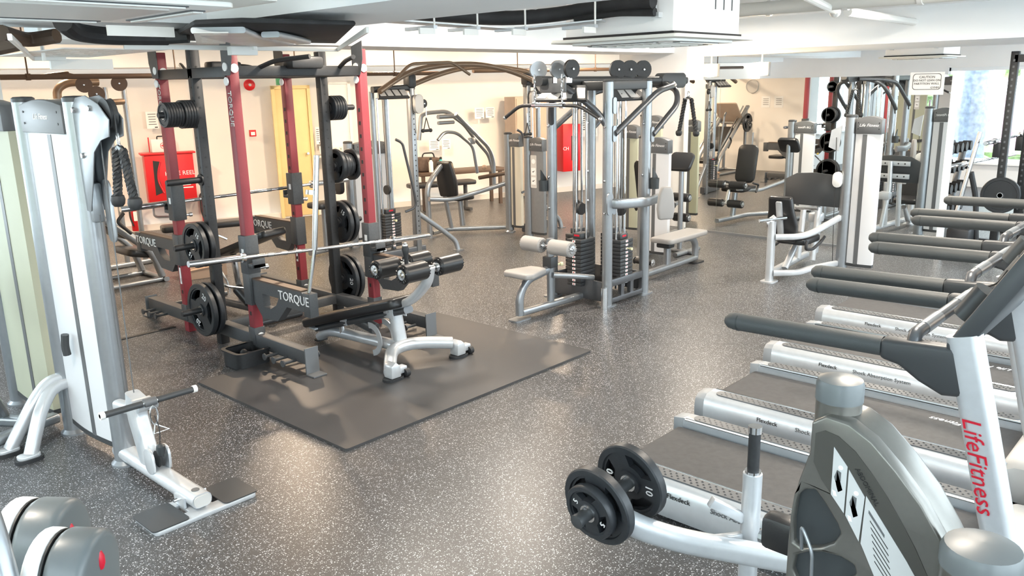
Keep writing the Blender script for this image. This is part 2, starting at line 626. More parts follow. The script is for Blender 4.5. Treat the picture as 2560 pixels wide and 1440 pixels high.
# ------------------------------------------------------------------ air conditioning cassettes
def cassette(x, y, z, s, label, body_top, slats=True):
    T = thing('ceiling_cassette', label, 'air conditioner', (x, y, z), 'ceiling air conditioning cassettes')
    h = s / 2
    MB().prism(rr(s, s, .03), (x, y, z + .015), X, Y, .022).put('panel', 'off_white', T, .006)
    MB().prism(rr(s * .8, s * .8, .04), (x, y, z), X, Y, .016).put('grille_frame', 'white_plastic', T, .004)
    g = MB().prism(rr(s * .5, s * .5, .02), (x, y, z - .006), X, Y, .008).put('intake_grille', 'pale_plastic', T)
    for i in range(7 if slats else 0):
        yy = y - s * .21 + s * .42 * i / 6
        MB().box((x, yy, z - .008), (s * .46, .012, .006)).put('slat', 'off_white', g)
    for dx, dy in ((1, 0), (-1, 0), (0, 1), (0, -1)):
        sz = (.05, s * .5, .004) if dx else (s * .5, .05, .004)
        MB().box((x + dx * s * .34, y + dy * s * .34, z - .002), sz).put('air_slot', 'dark_plastic', T)
        sz2 = (.035, s * .48, .006) if dx else (s * .48, .035, .006)
        MB().box((x + dx * s * .345, y + dy * s * .345, z - .005), sz2).put('flap', 'white_plastic', T)
    b = s * .84
    body = MB().span((x - b / 2, y - b / 2, z + .037), (x + b / 2, y + b / 2, body_top)).put('casing', 'white_paint', T, .008)
    MB().span((x - b / 2 - .012, y - b / 2 - .012, z + .037), (x + b / 2 + .012, y + b / 2 + .012, z + .055)).put('seal', 'insulation', T)
    for dx, dy in ((1, 1), (1, -1), (-1, 1), (-1, -1)):
        px_, py_ = x + dx * (b / 2 + .04), y + dy * (b / 2 - .1)
        MB().cyl((px_, py_, z + .15), (px_, py_, ZC), .007, n=6).put('hanger_rod', 'galvanised', T)
        MB().box((px_ - dx * .02, py_, z + .15), (.05, .05, .03)).put('bracket', 'galvanised', T)
    for k in range(3):
        MB().box((x - b / 2 - .003, y - b * .3 + b * .22 * k, z + .28), (.006, .006, .16)).put('louvre_slot', 'cap_grey', body)
        MB().box((x + b * .1 + b * .13 * k, y - b / 2 - .003, z + .28), (.006, .006, .16)).put('louvre_slot', 'cap_grey', body)
    return T


cassette(4.88, 3.18, 2.235, .98, 'white ceiling cassette unit hanging over the mid floor beside black pipes', 2.70)
cassette(1.05, 2.85, 2.25, .96, 'near ceiling cassette unit at the upper left edge', 2.70, False)
cassette(13.9, 4.2, 2.24, .98, 'distant ceiling cassette unit above the caution sign', 2.72)

# refrigerant pipes by the middle cassette, on a tray
T = thing('insulated_pipe', 'thick black insulated pipe running over a tray into the middle ceiling cassette', 'pipe', (4.0, 3.6, 2.4))
MB().tube([(3.22, 4.0, 2.44), (3.7, 3.93, 2.425), (4.1, 3.78, 2.405), (4.34, 3.45, 2.43), (4.38, 3.15, 2.475), (4.39, 2.86, 2.46)], .045, .2, 12).put('main_pipe', 'insulation', T)
MB().tube([(4.33, 3.40, 2.385), (4.40, 3.15, 2.42), (4.41, 2.86, 2.40)], .026, .1, 8).put('branch_pipe', 'insulation', T)
MB().tube([(4.0, 3.84, 2.42), (4.0, 3.90, 2.58)], .03, n=8).put('branch_pipe', 'insulation', T)
MB().box((4.21, 3.64, 2.452), (.03, .05, .02)).put('foil_patch', 'galvanised', T)
T = thing('cable_tray', 'white hanging tray under the black pipe near the middle cassette', 'tray', (3.9, 3.7, 2.32))
MB().tube([(3.22, 3.92, 2.372), (3.8, 3.84, 2.355), (4.1, 3.70, 2.335), (4.36, 3.2, 2.37)], 1, .15, prof=rr(.16, .01, .002)).put('tray_bed', 'galvanised', T)
for p in ((3.45, 3.88), (3.75, 3.82), (4.03, 3.68), (4.27, 3.32)):
    MB().cyl((p[0], p[1] - .12, 2.33), (p[0], p[1] - .12, ZC), .006, n=6).put('hanger_rod', 'white_plastic', T)
    MB().box((p[0], p[1], 2.335), (.03, .26, .02)).put('cross_bracket', 'galvanised', T)
    MB().box((p[0] - .06, p[1] - .12, 2.31), (.12, .015, .035)).put('tag_plate', 'white_plastic', T)

# big duct and trays, upper left
T = thing('insulated_duct', 'dark foil wrapped duct in a hanging white tray above the squat rack', 'duct', (2.7, 4.4, 2.25))
pl = [(2.0, 3.85), (2.12, 3.62), (2.68, 3.50), (3.62, 4.96), (2.45, 5.06)]
MB().prism(pl, (0, 0, 2.30), X, Y, .025).put('duct_body', 'insulation', T, .012)
MB().tube([(2.15, 3.9, 2.285), (2.45, 4.25, 2.278), (2.95, 4.7, 2.272)], 1, .25, prof=rr(.26, .03, .012)).put('foil_wrap', 'galvanised', T)
MB().tube([(2.5, 4.0, 2.28), (2.75, 4.2, 2.275), (3.0, 4.45, 2.275)], 1, .25, prof=rr(.10, .03, .012)).put('foil_wrap', 'galvanised', T)
MB().tube([(2.2, 5.10, 2.262), (3.64, 4.98, 2.262), (2.72, 3.46, 2.28)], 1, 0, prof=rr(.014, .03, .003)).put('tray_rim', 'white_plastic', T)
MB().prism([(0, 0), (.16, 0), (.16, 1.0), (0, 1.0)], (2.02, 3.9, 2.268), V((.88, -.47, 0)), V((.47, .88, 0)), .006, holes=[[(.03 + .06 * i, .06 + .13 * j), (.03 + .06 * i, .08 + .13 * j), (.065 + .06 * i, .08 + .13 * j), (.065 + .06 * i, .06 + .13 * j)] for i in range(2) for j in range(7)]).put('perforated_strap', 'white_plastic', T)
MB().cyl((2.85, 4.75, 2.24), (2.85, 4.75, ZB), .016, n=8).put('hanger_rod', 'white_plastic', T)
MB().box((2.83, 4.86, 2.235), (.18, .05, .05)).put('lamp_box', 'white_plastic', T)
T = thing('insulated_pipe', 'short black insulated pipe with perforated tray at the upper left', 'pipe', (1.9, 4.5, 2.25))
MB().tube([(1.62, 4.40, 2.335), (1.72, 4.55, 2.30), (1.92, 4.66, 2.29), (2.22, 4.58, 2.29)], .045, .12, 10).put('main_pipe', 'insulation', T)
MB().cyl((2.2, 4.585, 2.29), (2.30, 4.5, 2.295), .04, n=10).put('joint', 'rubber', T)
MB().box((1.98, 4.36, 2.30), (.34, .02, .05)).put('side_plate', 'white_plastic', T)
T = thing('cable_tray', 'white perforated cable tray hanging at the upper left edge', 'tray', (2.0, 5.4, 2.2))
hl = [[(.05 + .11 * i, .1 + .22 * j), (.05 + .11 * i, .13 + .22 * j), (.11 + .11 * i, .13 + .22 * j), (.11 + .11 * i, .1 + .22 * j)] for i in range(5) for j in range(5)]
MB().prism([(0, 0), (.60, 0), (.60, 1.2), (0, 1.2)], (1.86, 5.1, 2.245), X, Y, .006, holes=hl).put('tray_bed', 'white_plastic', T)
MB().tube([(1.38, 4.4, 2.26), (2.10, 6.3, 2.235), (2.30, 6.28, 2.235)], 1, 0, prof=rr(.02, .03, .003)).put('tray_rim', 'white_plastic', T)
MB().box((2.42, 6.33, 2.20), (.42, .03, .07)).put('lamp_box', 'white_plastic', T)
MB().cyl((1.96, 5.7, 2.2), (1.96, 5.7, ZC), .012, n=8).put('hanger_rod', 'white_plastic', T)
T = thing('insulated_pipe', 'brown pipe bundle behind the cable tray at the left edge', 'pipe', (1.4, 5.6, 2.2))
MB().tube([(0.9, 6.0, 2.235), (1.55, 5.75, 2.235), (1.75, 5.45, 2.29)], .045, .25, 10).put('main_pipe', 'pipe_brown', T)
MB().tube([(1.5, 4.9, 2.31), (1.72, 5.2, 2.29), (1.82, 5.05, 2.31)], .04, .2, 10).put('branch_pipe', 'pipe_brown', T)

# white pipes at the upper right
T = thing('ceiling_pipe', 'large cream pipe with clamps under the ceiling at the upper right', 'pipe', (7.5, 3.2, 2.5))
MB().tube([(7.35, 5.6, 2.62), (7.45, 2.0, 2.62), (7.5, -1.4, 2.62)], .06, 0, 14).put('pipe', 'off_white', T)
for yy in (4.4, 3.6, 2.9, 2.3):
    MB().tube([(7.44, yy - .02, 2.62), (7.44, yy + .02, 2.62)], .068, n=14).put('clamp', 'white_plastic', T)
    MB().cyl((7.44, yy, 2.68), (7.44, yy, ZC), .008, n=6).put('hanger_rod', 'galvanised', T)
T = thing('ceiling_pipe', 'thin white pipe crossing below the large ceiling pipe', 'pipe', (7.2, 2.8, 2.55))
MB().tube([(5.4, 2.55, 2.60), (7.75, 3.12, 2.58)], .032, 0, 10).put('pipe', 'white_plastic', T)
MB().ball((7.78, 3.13, 2.57), .05).put('elbow', 'white_plastic', T)
MB().tube([(8.0, 3.1, 2.58), (10.2, 3.2, 2.58)], .04, 0, 10).solo('ceiling_pipe', 'white_plastic', 'white pipe stub running to the beam at the upper right', 'pipe')

# dark pipe along the far side
for a, b, l in (((2.3, 9.4, 2.17), (8.2, 8.9, 2.17), 'long brown pipe under the ceiling in front of the far wall'), ((8.6, 8.6, 2.19), (15.5, 8.0, 2.22), 'brown pipe under the ceiling behind the middle cable station')):
    T = thing('ceiling_pipe', l, 'pipe', ((a[0] + b[0]) / 2, (a[1] + b[1]) / 2, 2.1))
    MB().tube([a, b], .028, 0, 10).put('pipe', 'pipe_brown', T)
    for i in range(4):
        p = V(a).lerp(V(b), (i + .5) / 4)
        MB().cyl(p, p + V((0, 0, .58)), .008, n=6).put('hanger_rod', 'pipe_brown', T)
        MB().tube([p - V((.02, 0, 0)), p + V((.02, 0, 0))], .035, 0, 10).put('clamp', 'pipe_brown', T)

# warm floodlights
for x, y, z, l in ((12.0, 6.78, 2.14, 'bright warm floodlight left of the clock'), (12.0, 5.93, 2.14, 'bright warm floodlight above the mirror')):
    T = thing('floodlight', l, 'lamp', (x, y, z), 'warm floodlights')
    MB().span((x + .06, y - .13, z - .1), (x + .14, y + .13, z + .1)).put('housing', 'grey_plastic', T, .01)
    MB().lathe([(.0, 0), (.10, .0), (.10, .02), (0, .02)], (x + .03, y, z), (1, 0, 0)).put('lamp_face', 'lamp_warm', T)
    MB().cyl((x + .1, y, z + .1), (x + .1, y, ZB if y < 6.2 else ZB), .012, n=6).put('bracket', 'grey_plastic', T)

for y in (6.78, 5.93):
    l = bpy.data.lights.new('floodlight_beam', 'AREA')
    l.shape, l.size, l.energy, l.color = 'DISK', .18, 45, (1.0, .68, .38)
    o = bpy.data.objects.new('floodlight_beam', l)
    o.location = (12.02, y, 2.14)
    o.rotation_euler = V((-1, 0, -.25)).to_track_quat('-Z', 'Y').to_euler()
    COL.objects.link(o)

# round downlights
LAMPS = [(0.1, 3.3, ZC), (4.1, 4.9, ZC), (5.8, 5.3, ZC), (8.3, 2.6, ZC), (8.9, 5.0, ZC), (5.2, 8.4, ZC), (7.8, 9.2, ZC), (3.6, 10.4, ZC), (10.5, 8.2, ZC), (6.4, 1.4, ZC), (3.9, 1.2, ZC), (14.6, 2.0, ZC)]
for i, (x, y, z) in enumerate(LAMPS):
    T = thing('downlight', 'round warm downlight recessed in the ceiling', 'lamp', (x, y, z - .03), 'round ceiling downlights')
    MB().lathe([(.10, 0), (.13, 0), (.13, .03), (.10, .03)], (x, y, z - .03), n=20).put('bezel', 'white_plastic', T)
    MB().lathe([(0, 0), (.10, 0), (.10, .01), (0, .01)], (x, y, z - .015), n=20).put('lens', 'lamp_disc', T)
    warm = y > 4.6 or x > 8
    ceiling_lamp((x, y, z - .045), 46 if y > 7 else (36 if x > 5 else 30), .26, (1.0, .75, .52) if y > 7 else (1.0, .88, .74))
# ------------------------------------------------------------------ rubber lifting mat
MB().prism(rr(2.29, 1.73, .02), (3.67, 4.497, 0), X, Y, .016).solo('rubber_mat', 'mat_rubber', 'large grey rubber mat on the floor under the bench with rollers', 'mat')


# ------------------------------------------------------------------ weight plates
def plate(c, ax, R, t, num, label, group=None, holes=3, rot=0.0, lettering=True):
    """plate centred at c, axis ax (face with numbers looks along ax)"""
    ax = V(ax).normalized()
    a = V((-ax.y, ax.x, 0)).normalized()
    b = ax.cross(a)
    a, b = a * math.cos(rot) + b * math.sin(rot), b * math.cos(rot) - a * math.sin(rot)
    c = V(c)
    T = thing('weight_plate', label, 'weight plate', c - V((0, 0, R)), group)
    n = 40 if R > .14 else 24
    hl = [circ(.025, 14)]
    if holes:
        r0, r1 = R * .47, R * .76
        for h in range(holes):
            m_ = 360 / holes * h + 90
            sp = 36 if holes == 3 else 26
            o_ = [(r1 * math.cos(math.radians(m_ + sp * (k / 5 - .5) * 2)), r1 * math.sin(math.radians(m_ + sp * (k / 5 - .5) * 2))) for k in range(6)]
            i_ = [(r0 * math.cos(math.radians(m_ + sp * .7 * (.5 - k / 3) * 2)), r0 * math.sin(math.radians(m_ + sp * .7 * (.5 - k / 3) * 2))) for k in range(4)]
            hl.append(o_ + i_)
    MB().prism(circ(R * .86, n), c - ax * (t * .32), a, b, t * .64, holes=hl).put('plate_face', 'plate_rubber', T, 0)
    MB().lathe([(R * .83, -t * .5), (R * .97, -t * .5), (R, -t * .35), (R, t * .35), (R * .97, t * .5), (R * .83, t * .5), (R * .81, t * .3), (R * .81, -t * .3), (R * .83, -t * .5)], c, ax, n).put('rim', 'plate_rubber', T)
    MB().lathe([(.026, -t * .5), (.05, -t * .5), (.05, t * .5), (.026, t * .5), (.026, -t * .5)], c, ax, 18).put('hub', 'plate_rubber', T)
    MB().lathe([(.026, t * .5), (.033, t * .5), (.033, t * .5 + .003), (.026, t * .5 + .003), (.026, t * .5)], c, ax, 18).put('hub_ring', 'chrome', T)
    if lettering and num:
        s = R * .30
        for k, dy in enumerate((.36, -.62)):
            A = a if k == 0 else -a
            Bv = b if k == 0 else -b
            off = -180 / holes if holes else 0
            th = math.radians(90 + off) if k == 0 else math.radians(90 + off + 180)
            p = c + (a * math.cos(th) + b * math.sin(th)) * R * .6 + ax * (t * .32)
            u_ = (p - c - ax * (t * .32)).normalized()
            text_mb(num, s, p, u_.cross(ax), u_, .002).put('number', 'letter_white', T, label='pale raised number ' + num)
    return T


# ------------------------------------------------------------------ squat rack
RX, RYs, RYm = (3.14, 4.28), (5.57, 6.66), 6.115
HT = 2.30
R = thing('squat_rack', 'double sided red and black squat rack standing behind the rubber mat', 'squat rack', (3.71, RYm, 0))
hw = .0375
for x in RX:
    for y in RYs:
        p = MB().span((x - hw, y - hw, .0), (x + hw, y + hw, HT)).put('upright_post', 'red_paint', R, .006, label='red square post')
        h = MB()
        for k in range(15 if x == RX[1] else 5):
            z = .35 + k * .105
            h.box((x - hw, y, z), (.003, .022, .03))
        h.put('adjustment_holes', 'letter_black', p, kind='stuff')
        sgn = -1 if y < RYm else 1
        # bolt medallions, dark top gusset
        MB().prism([(-.05, 0), (.05, 0), (.05, .22), (-.09, .26), (-.09, .12)], (x - hw - .006, y, 2.10), -Y * sgn, Z, .006).put('gusset', 'dark_metal', R)
        for z in (2.16, 2.06):
            MB().lathe([(0, 0), (.03, 0), (.03, .008), (0, .008)], (x - hw - .006, y, z), (-1, 0, 0), 16).put('bolt_cap', 'letter_white', R)
        MB().lathe([(0, 0), (.032, 0), (.032, .008), (0, .008)], (x, y - hw - .002, 2.15), (0, -1, 0), 16).put('bolt_cap', 'letter_white', R)
        MB().lathe([(0, 0), (.03, 0), (.03, .008), (0, .008)], (x + .0, y + sgn * (hw + .09), .17) if False else (x, y - hw - .012, .17), (0, -1, 0), 16).put('bolt_cap', 'letter_white', R)
        # low clamp plate, warning sticker
        MB().span((x - .045, y - .045, .10), (x + .045, y + .045, .24)).put('foot_bracket', 'dark_metal', R, .004)
        MB().span((x - hw - .0015, y - .012, .42), (x - hw, y + .014, .56)).put('sticker', 'paper', R)
    # base beam along the side and feet
    MB().span((x - .04, 4.88, .09), (x + .04, 7.36, .19)).put('base_beam', 'dark_metal', R, .005)
    for y, s in ((4.86, -1), (7.38, 1)):
        MB().prism([(0, 0), (.1, 0), (.1, .012), (.012, .012), (.012, .20), (0, .20)], (x - .055, y, .016 if s < 0 else 0), Y * s, Z, .11 * s).put('foot_plate', 'cap_grey', R, .002)
        # band pegs
        for k in range(3):
            yy = y - s * (.14 + .12 * k)
            MB().lathe([(.012, 0), (.012, .10), (.026, .102), (.026, .112), (0, .113)], (x - .04, yy, .10), (-1, 0, 0), 12).put('band_peg', 'dark_metal', R)
            MB().lathe([(.012, 0), (.012, .10), (.026, .102), (.026, .112), (0, .113)], (x + .04, yy, .10), (1, 0, 0), 12).put('band_peg', 'dark_metal', R)
    # black storage upright
    MB().span((x - hw, RYm - hw, .0), (x + hw, RYm + hw, HT)).put('storage_post', 'black_metal', R, .006, label='black square storage post with holes')
    h = MB()
    for k in range(26):
        h.lathe([(0, 0), (.008, 0), (.008, .002), (0, .002)], (x - .01 * 0, RYm - hw, .3 + k * .075), (0, -1, 0), 8)
        h.lathe([(0, 0), (.008, 0), (.008, .002), (0, .002)], (x - hw, RYm, .3 + k * .075), (-1, 0, 0), 8)
    h.put('adjustment_holes', 'letter_black', R, kind='stuff')
    MB().span((x - hw, RYs[0], 2.09), (x + hw, RYs[1], 2.165)).put('top_side_beam', 'black_metal', R, .004)
    s = -1 if x == RX[0] else 1
    for z in (.31, .83, 1.33, 1.83):
        MB().lathe([(.024, 0), (.024, .27), (.020, .28), (0, .28)], (x + s * hw, RYm, z), (s, 0, 0), 14).put('storage_peg', 'black_metal', R)
        MB().lathe([(.045, 0), (.045, .012), (0, .012)], (x + s * hw, RYm, z), (s, 0, 0), 16).put('peg_flange', 'black_metal', R)
# cross beams
for y, z in ((RYs[0], 2.13), (RYs[1], 2.13), (RYm, 2.13), (RYm, .14)):
    MB().span((RX[0], y - .035, z - .0375), (RX[1], y + .035, z + .0375)).put('cross_beam', 'black_metal' if z > 1 else 'dark_metal', R, .004)
# pull up handles
for y, s in ((RYs[0], -1), (RYs[1], 1)):
    for x0, x1 in ((3.35, 3.52), (4.07, 3.90)):
        MB().tube([(x0, y, 2.15), (x0 + (x1 - x0) * .3, y + s * .16, 2.2), (x1, y + s * .42, 2.22)], .017, .06, 8).put('pull_up_handle', 'black_metal', R)
    MB().box((3.71, y + s * .05, 2.19), (.28, .14, .09)).put('grip_block', 'black_metal', R, .02)
# hooks that carry the two barbells, safety arms
for y, s, zb in ((RYs[0], -1, .77), (RYs[1], 1, 1.09)):
    for x in RX:
        zz = zb + (.02 if x == RX[0] else -.04) * (1 if s < 0 else 0)
        J = MB().span((x - .055, y - .05, zz - .13), (x + .055, y + .05, zz + .16)).put('bar_hook', 'dark_metal', R, .006)
        MB().span((x - .05, y + s * .05, zz - .075), (x + .05, y + s * .13, zz - .045)).span((x - .05, y + s * .115, zz - .075), (x + .05, y + s * .13, zz - .005)).put('hook_lip', 'dark_metal', J, .004)
        MB().lathe([(.012, 0), (.012, .05), (.02, .05), (.02, .075), (0, .08)], (x + .055, y + s * .02, zz - .1), (1, 0, 0), 12).put('pull_pin', 'chrome', J)
        MB().span((x - .057, y - .02, zz + .01), (x - .055, y + .012, zz + .06)).put('sticker', 'paper', J)
        # safety arm
        za = .62 if s < 0 else .78
        MB().span((x - .05, y - .048, za - .2), (x + .05, y + .048, za + .06)).put('arm_collar', 'dark_metal', R, .004)
        pl = [(.05, -.16), (.05, .0), (.70, 0), (.78, -.06), (.78, -.14), (.62, -.14), (.50, -.14), (.36, -.27), (.16, -.28)]
        hole = [(.18, -.19), (.18, -.09), (.40, -.09), (.36, -.15), (.28, -.19)]
        A = MB().prism(pl, (x - .03 if s > 0 else x + .03, y, za), Y * s, Z, .06, holes=[hole]).put('safety_arm', 'dark_metal', R)
        MB().span((x - .032, y + s * .06, za), (x + .032, y + s * .70, za + .012)).put('wear_strip', 'cabinet_brown' if False else 'pipe_brown', A)
        if True:
            text_mb('TORQUE', .095, (x - .034, y + s * .60, za - .062), (-Y), Z, .002, shear=.0).put('lettering', 'letter_white', A, label='white TORQUE lettering')
        MB().span((x - .035, y + s * .72, za - .17), (x + .035, y + s * .80, za - .0)).put('end_block', 'dark_metal', A, .004)
for x, y in ((RX[0], RYs[0]),):
    text_mb('TORQUE', .062, (x - hw - .002, y - .012, 1.87), -Z, -Y, .002).put('lettering', 'pale_plastic', R, label='white vertical TORQUE lettering')
text_mb('TORQUE', .062, (RX[0] - hw - .002, RYs[1] - .012, 1.93), -Z, -Y, .002).put('lettering', 'pale_plastic', R)
# landmine post base under the rack
MB().lathe([(.07, 0), (.09, .0), (.05, .06), (.03, .09), (0, .1)], (3.62, 6.45, 0), (0, 0, 1), 16).put('landmine_joint', 'dark_metal', R)


def barbell(a, b, label):
    a, b = V(a), V(b)
    d = (b - a).normalized()
    L = (b - a).length
    T = thing('barbell', label, 'barbell', ((a.x + b.x) / 2, (a.y + b.y) / 2, min(a.z, b.z)))
    MB().cyl(a + d * .42, b - d * .42, .0145, n=12).put('shaft', 'chrome', T)
    for p, s in ((a, 1), (b, -1)):
        MB().lathe([(.0, 0), (.022, .0), (.025, .006), (.025, .40), (.036, .405), (.036, .43), (.02, .435), (0, .436)], p, d * s, 18).put('sleeve', 'chrome', T)
    for k in range(3):
        q = a + d * (.62 + k * .12)
        MB().cyl(q, q + d * .05, .0155, n=10).put('knurl', 'silver', T)
        q = b - d * (.62 + k * .12)
        MB().cyl(q, q - d * .05, .0155, n=10).put('knurl', 'silver', T)
    return T


barbell((2.60, 5.445, .835), (4.85, 5.47, .70), 'chrome olympic barbell resting on the near side of the squat rack')
barbell((2.72, 6.755, 1.09), (4.95, 6.76, 1.115), 'chrome olympic barbell racked on the far side of the squat rack')
# straight bar standing in the arm end
T = thing('straight_bar', 'polished straight bar standing upright in the safety arm end', 'bar', (3.14, 4.81, .62))
MB().cyl((3.14, 4.82, .62), (3.20, 4.80, .92), .013, n=10).cyl((3.20, 4.80, .92), (3.26, 4.78, 1.56), .02, n=12).put('bar', 'chrome', T)
MB().cyl((3.20, 4.80, 1.30), (3.205, 4.80, 1.33), .034, n=14).put('collar', 'chrome', T)
T = thing('straight_bar', 'pale metal bar standing upright behind the front red post', 'bar', (4.02, 7.85, 0))
MB().cyl((4.02, 7.85, .52), (4.0, 7.85, .95), .02, n=12).put('bar', 'silver', T)
MB().tube([(4.02, 7.85, .52), (4.03, 7.84, .3), (4.1, 7.78, .1), (4.12, 7.77, 0)], .012, .1, 8).put('foot', 'chrome', T)

# plates on the storage pegs
S1, S2 = 'plates on the near pegs of the rack', 'plates on the far pegs of the rack'
plate((2.995, RYm, .31), (-1, 0, 0), .215, .042, '20', 'outer black 20 plate on the lowest left peg of the rack', S1, rot=.5)
plate((3.055, RYm, .31), (-1, 0, 0), .215, .042, '20', 'inner black 20 plate on the lowest left peg of the rack', S1, rot=.2, lettering=False)
plate((2.995, RYm, .83), (-1, 0, 0), .178, .042, '15', 'outer black 15 plate on the second left peg of the rack', S1, rot=.35)
plate((3.055, RYm, .83), (-1, 0, 0), .178, .042, '15', 'inner black 15 plate on the second left peg of the rack', S1, lettering=False)
plate((4.365, RYm, .31), (-1, 0, 0), .215, .042, '20', 'inner black 20 plate on the lowest right peg of the rack', S2, rot=-.6)
plate((4.425, RYm, .31), (-1, 0, 0), .215, .042, '20', 'outer black 20 plate on the lowest right peg of the rack', S2, rot=.1, lettering=False)
plate((4.365, RYm, .83), (-1, 0, 0), .19, .042, '15', 'inner black 15 plate on the second right peg of the rack', S2, rot=.4)
plate((4.425, RYm, .83), (-1, 0, 0), .19, .042, '15', 'outer black 15 plate on the second right peg of the rack', S2, lettering=False)
for k in range(11):
    plate((3.085 - k * .0215, RYm, 1.83), (-1, 0, 0), .105 if k < 5 else .092, .02, '', 'small black plate in the tight stack on the top left peg', 'small plates on the top left peg', holes=0)
for k in range(5):
    plate((4.345 + k * .026, RYm, 1.83), (-1, 0, 0), .105, .024, '', 'small black plate in the stack on the top right peg', 'small plates on the top right peg', holes=0)
for k, (x, r, l) in enumerate(((4.36, .15, 'large innermost'), (4.415, .125, 'second'), (4.455, .105, 'small third'), (4.49, .105, 'small fourth'), (4.53, .14, 'large outermost'))):
    plate((x, RYm, 1.33), (-1, 0, 0), r, .036, '', l + ' black grip plate on the third right peg of the rack', 'plates on the third right peg')

# chalk tray by the front post
T = thing('black_tray', 'black plastic tray on the floor at the foot of the front red post', 'tray', (2.98, 5.47, 0))
MB().prism(rr(.25, .24, .05), (2.98, 5.47, 0), X, Y, .012).put('tray_bottom', 'rubber', T)
MB().prism(rr(.27, .26, .05), (2.98, 5.47, .005), X, Y, .12, holes=[rr(.245, .235, .045)]).put('tray_wall', 'rubber', T)
MB().prism(rr(.30, .29, .06), (2.98, 5.47, .12), X, Y, .01, holes=[rr(.245, .235, .045)]).put('tray_rim', 'rubber', T)
T = thing('black_clip', 'small black clip lying inside the black tray', 'clip', (2.97, 5.48, .012))
MB().tube([(2.92, 5.44, .05), (2.97, 5.50, .07), (3.02, 5.47, .06)], .03, .03, 8).put('clip_body', 'dark_metal', T)
MB().ball((2.97, 5.49, .085), .03).put('clip_knob', 'rubber', T)


# ------------------------------------------------------------------ roller pad helper
def roller(T, a, b, r, m='vinyl', cap='chrome'):
    a, b = V(a), V(b)
    d = (b - a).normalized()
    L = (b - a).length
    p = MB().lathe([(.035, 0.004), (r * .8, 0), (r, .012), (r, L - .012), (r * .8, L), (.035, L - .004)], a, d, 24).put('roller_pad', m, T)
    for q, s in ((a, -1), (b, 1)):
        MB().lathe([(0, 0), (.036, 0), (.036, .006), (.018, .008), (.018, .018), (0, .02)], q + d * s * (-.002), d * s, 18).put('roller_cap', cap, p)
        g = MB()
        u = V((0, 0, 1))
        v = d.cross(u).normalized()
        u = v.cross(d)
        for k in range(16):
            an = 2 * PI * k / 16
            dr = v * math.cos(an) + u * math.sin(an)
            g.tube([q + dr * r * .56 + d * s * .001, q + dr * r * .86 + d * s * .001], .004, n=5)
        g.put('gathered_seam', m, p)
    return p


# ------------------------------------------------------------------ decline bench on the mat
T = thing('decline_bench', 'silver decline bench with black pad and leg rollers on the rubber mat', 'bench', (3.72, 4.8, .016))
z0 = .016
MB().tube([(3.66, 5.50, z0 + .03), (3.67, 5.42, .10), (3.68, 5.3, .12), (3.73, 4.55, .13)], 1, .08, prof=rr(.10, .07, .03)).put('main_beam', 'silver_light', T)
MB().tube([(3.42, 4.33, z0 + .05), (3.50, 4.42, .12), (3.60, 4.52, .145), (3.74, 4.54, .15), (3.86, 4.47, .15), (4.03, 4.34, .13)], 1, .08, prof=rr(.09, .085, .035)).put('front_foot_tube', 'silver_light', T)
for x, y in ((3.43, 4.31), (4.07, 4.32)):
    MB().prism(rr(.16, .10, .045), (x, y, z0), X, Y, .018).put('foot_pad', 'rubber', T)
    MB().prism([(-.045, .018), (.045, .018), (.04, .10), (0, .135), (-.04, .11)], (x, y + .05, z0), X, Z, .09).put('foot_shell', 'silver_light', T, .012)
    MB().cyl((x + .085, y - .02, z0 + .03), (x + .12, y - .02, z0 + .03), .03, n=14).put('wheel', 'rubber', T)
    MB().box((x + .07, y + .01, z0 + .055), (.09, .06, .05)).put('wheel_bracket', 'silver_light', T, .008)
MB().prism(rr(.10, .07, .02), (3.66, 5.50, z0), X, Y, .012).put('foot_pad', 'rubber', T)
MB().tube([(3.73, 4.57, .14), (3.71, 4.60, .40)], 1, 0, prof=rr(.10, .075, .03), up=(0, 1, 0)).put('support_column', 'silver_light', T)
MB().box((3.73, 4.57, .16), (.11, .13, .05)).put('column_base', 'silver_light', T, .008)
for s in (-1, 1):
    MB().prism([(-.06, 0), (.06, 0), (.045, .10), (-.045, .10)], (3.71 + s * .06 - .004, 4.60, .36), Y, Z, .008).put('hinge_plate', 'silver_light', T, .002)
MB().cyl((3.64, 4.60, .42), (3.78, 4.60, .42), .018, n=12).put('hinge_pin', 'chrome', T)
MB().tube([(3.67, 5.10, .29), (3.71, 4.84, .22)], 1, 0, prof=rr(.08, .08, .025)).put('adjuster_sleeve', 'silver_dark', T, .002)
for s in (-1, 1):
    MB().prism(arc(0, 0, .13, 100, -80, 10) + arc(0, 0, .085, -80, 100, 10), (3.72 + s * .065 - .004, 4.82, .16), -Y, Z, .008).put('fork_plate', 'silver_light', T)
MB().lathe([(.010, 0), (.010, .05), (.017, .06), (.017, .09), (0, .095)], (3.73, 4.96, .27), (1, -.2, .12), 12).put('pull_pin', 'white_plastic', T)
MB().cyl((3.66, 5.20, .12), (3.66, 5.20, .20), .022, n=12).put('bumper_post', 'chrome', T)
for s in (-1, 1):
    MB().prism([(-.04, 0), (.05, 0), (.03, .10), (-.03, .10)], (3.67 + s * .05, 5.12, .22), Y, Z, .006).put('hinge_plate', 'silver_light', T)
pa, pb = V((3.64, 5.56, .165)), V((3.70, 4.45, .50))
d = (pb - pa).normalized()
wv = d.cross(Z).normalized()
nv = wv.cross(d)
L = (pb - pa).length
MB().prism(rr(L, .27, .06, 4), (pa + pb) / 2 - nv * .03, d, wv, -.075).put('bench_pad', 'vinyl', T, .022, seg=3)
MB().tube([pa - nv * .06 + d * .05, pb - nv * .06], 1, 0, prof=rr(.09, .05, .02)).put('pad_frame', 'silver_dark', T)
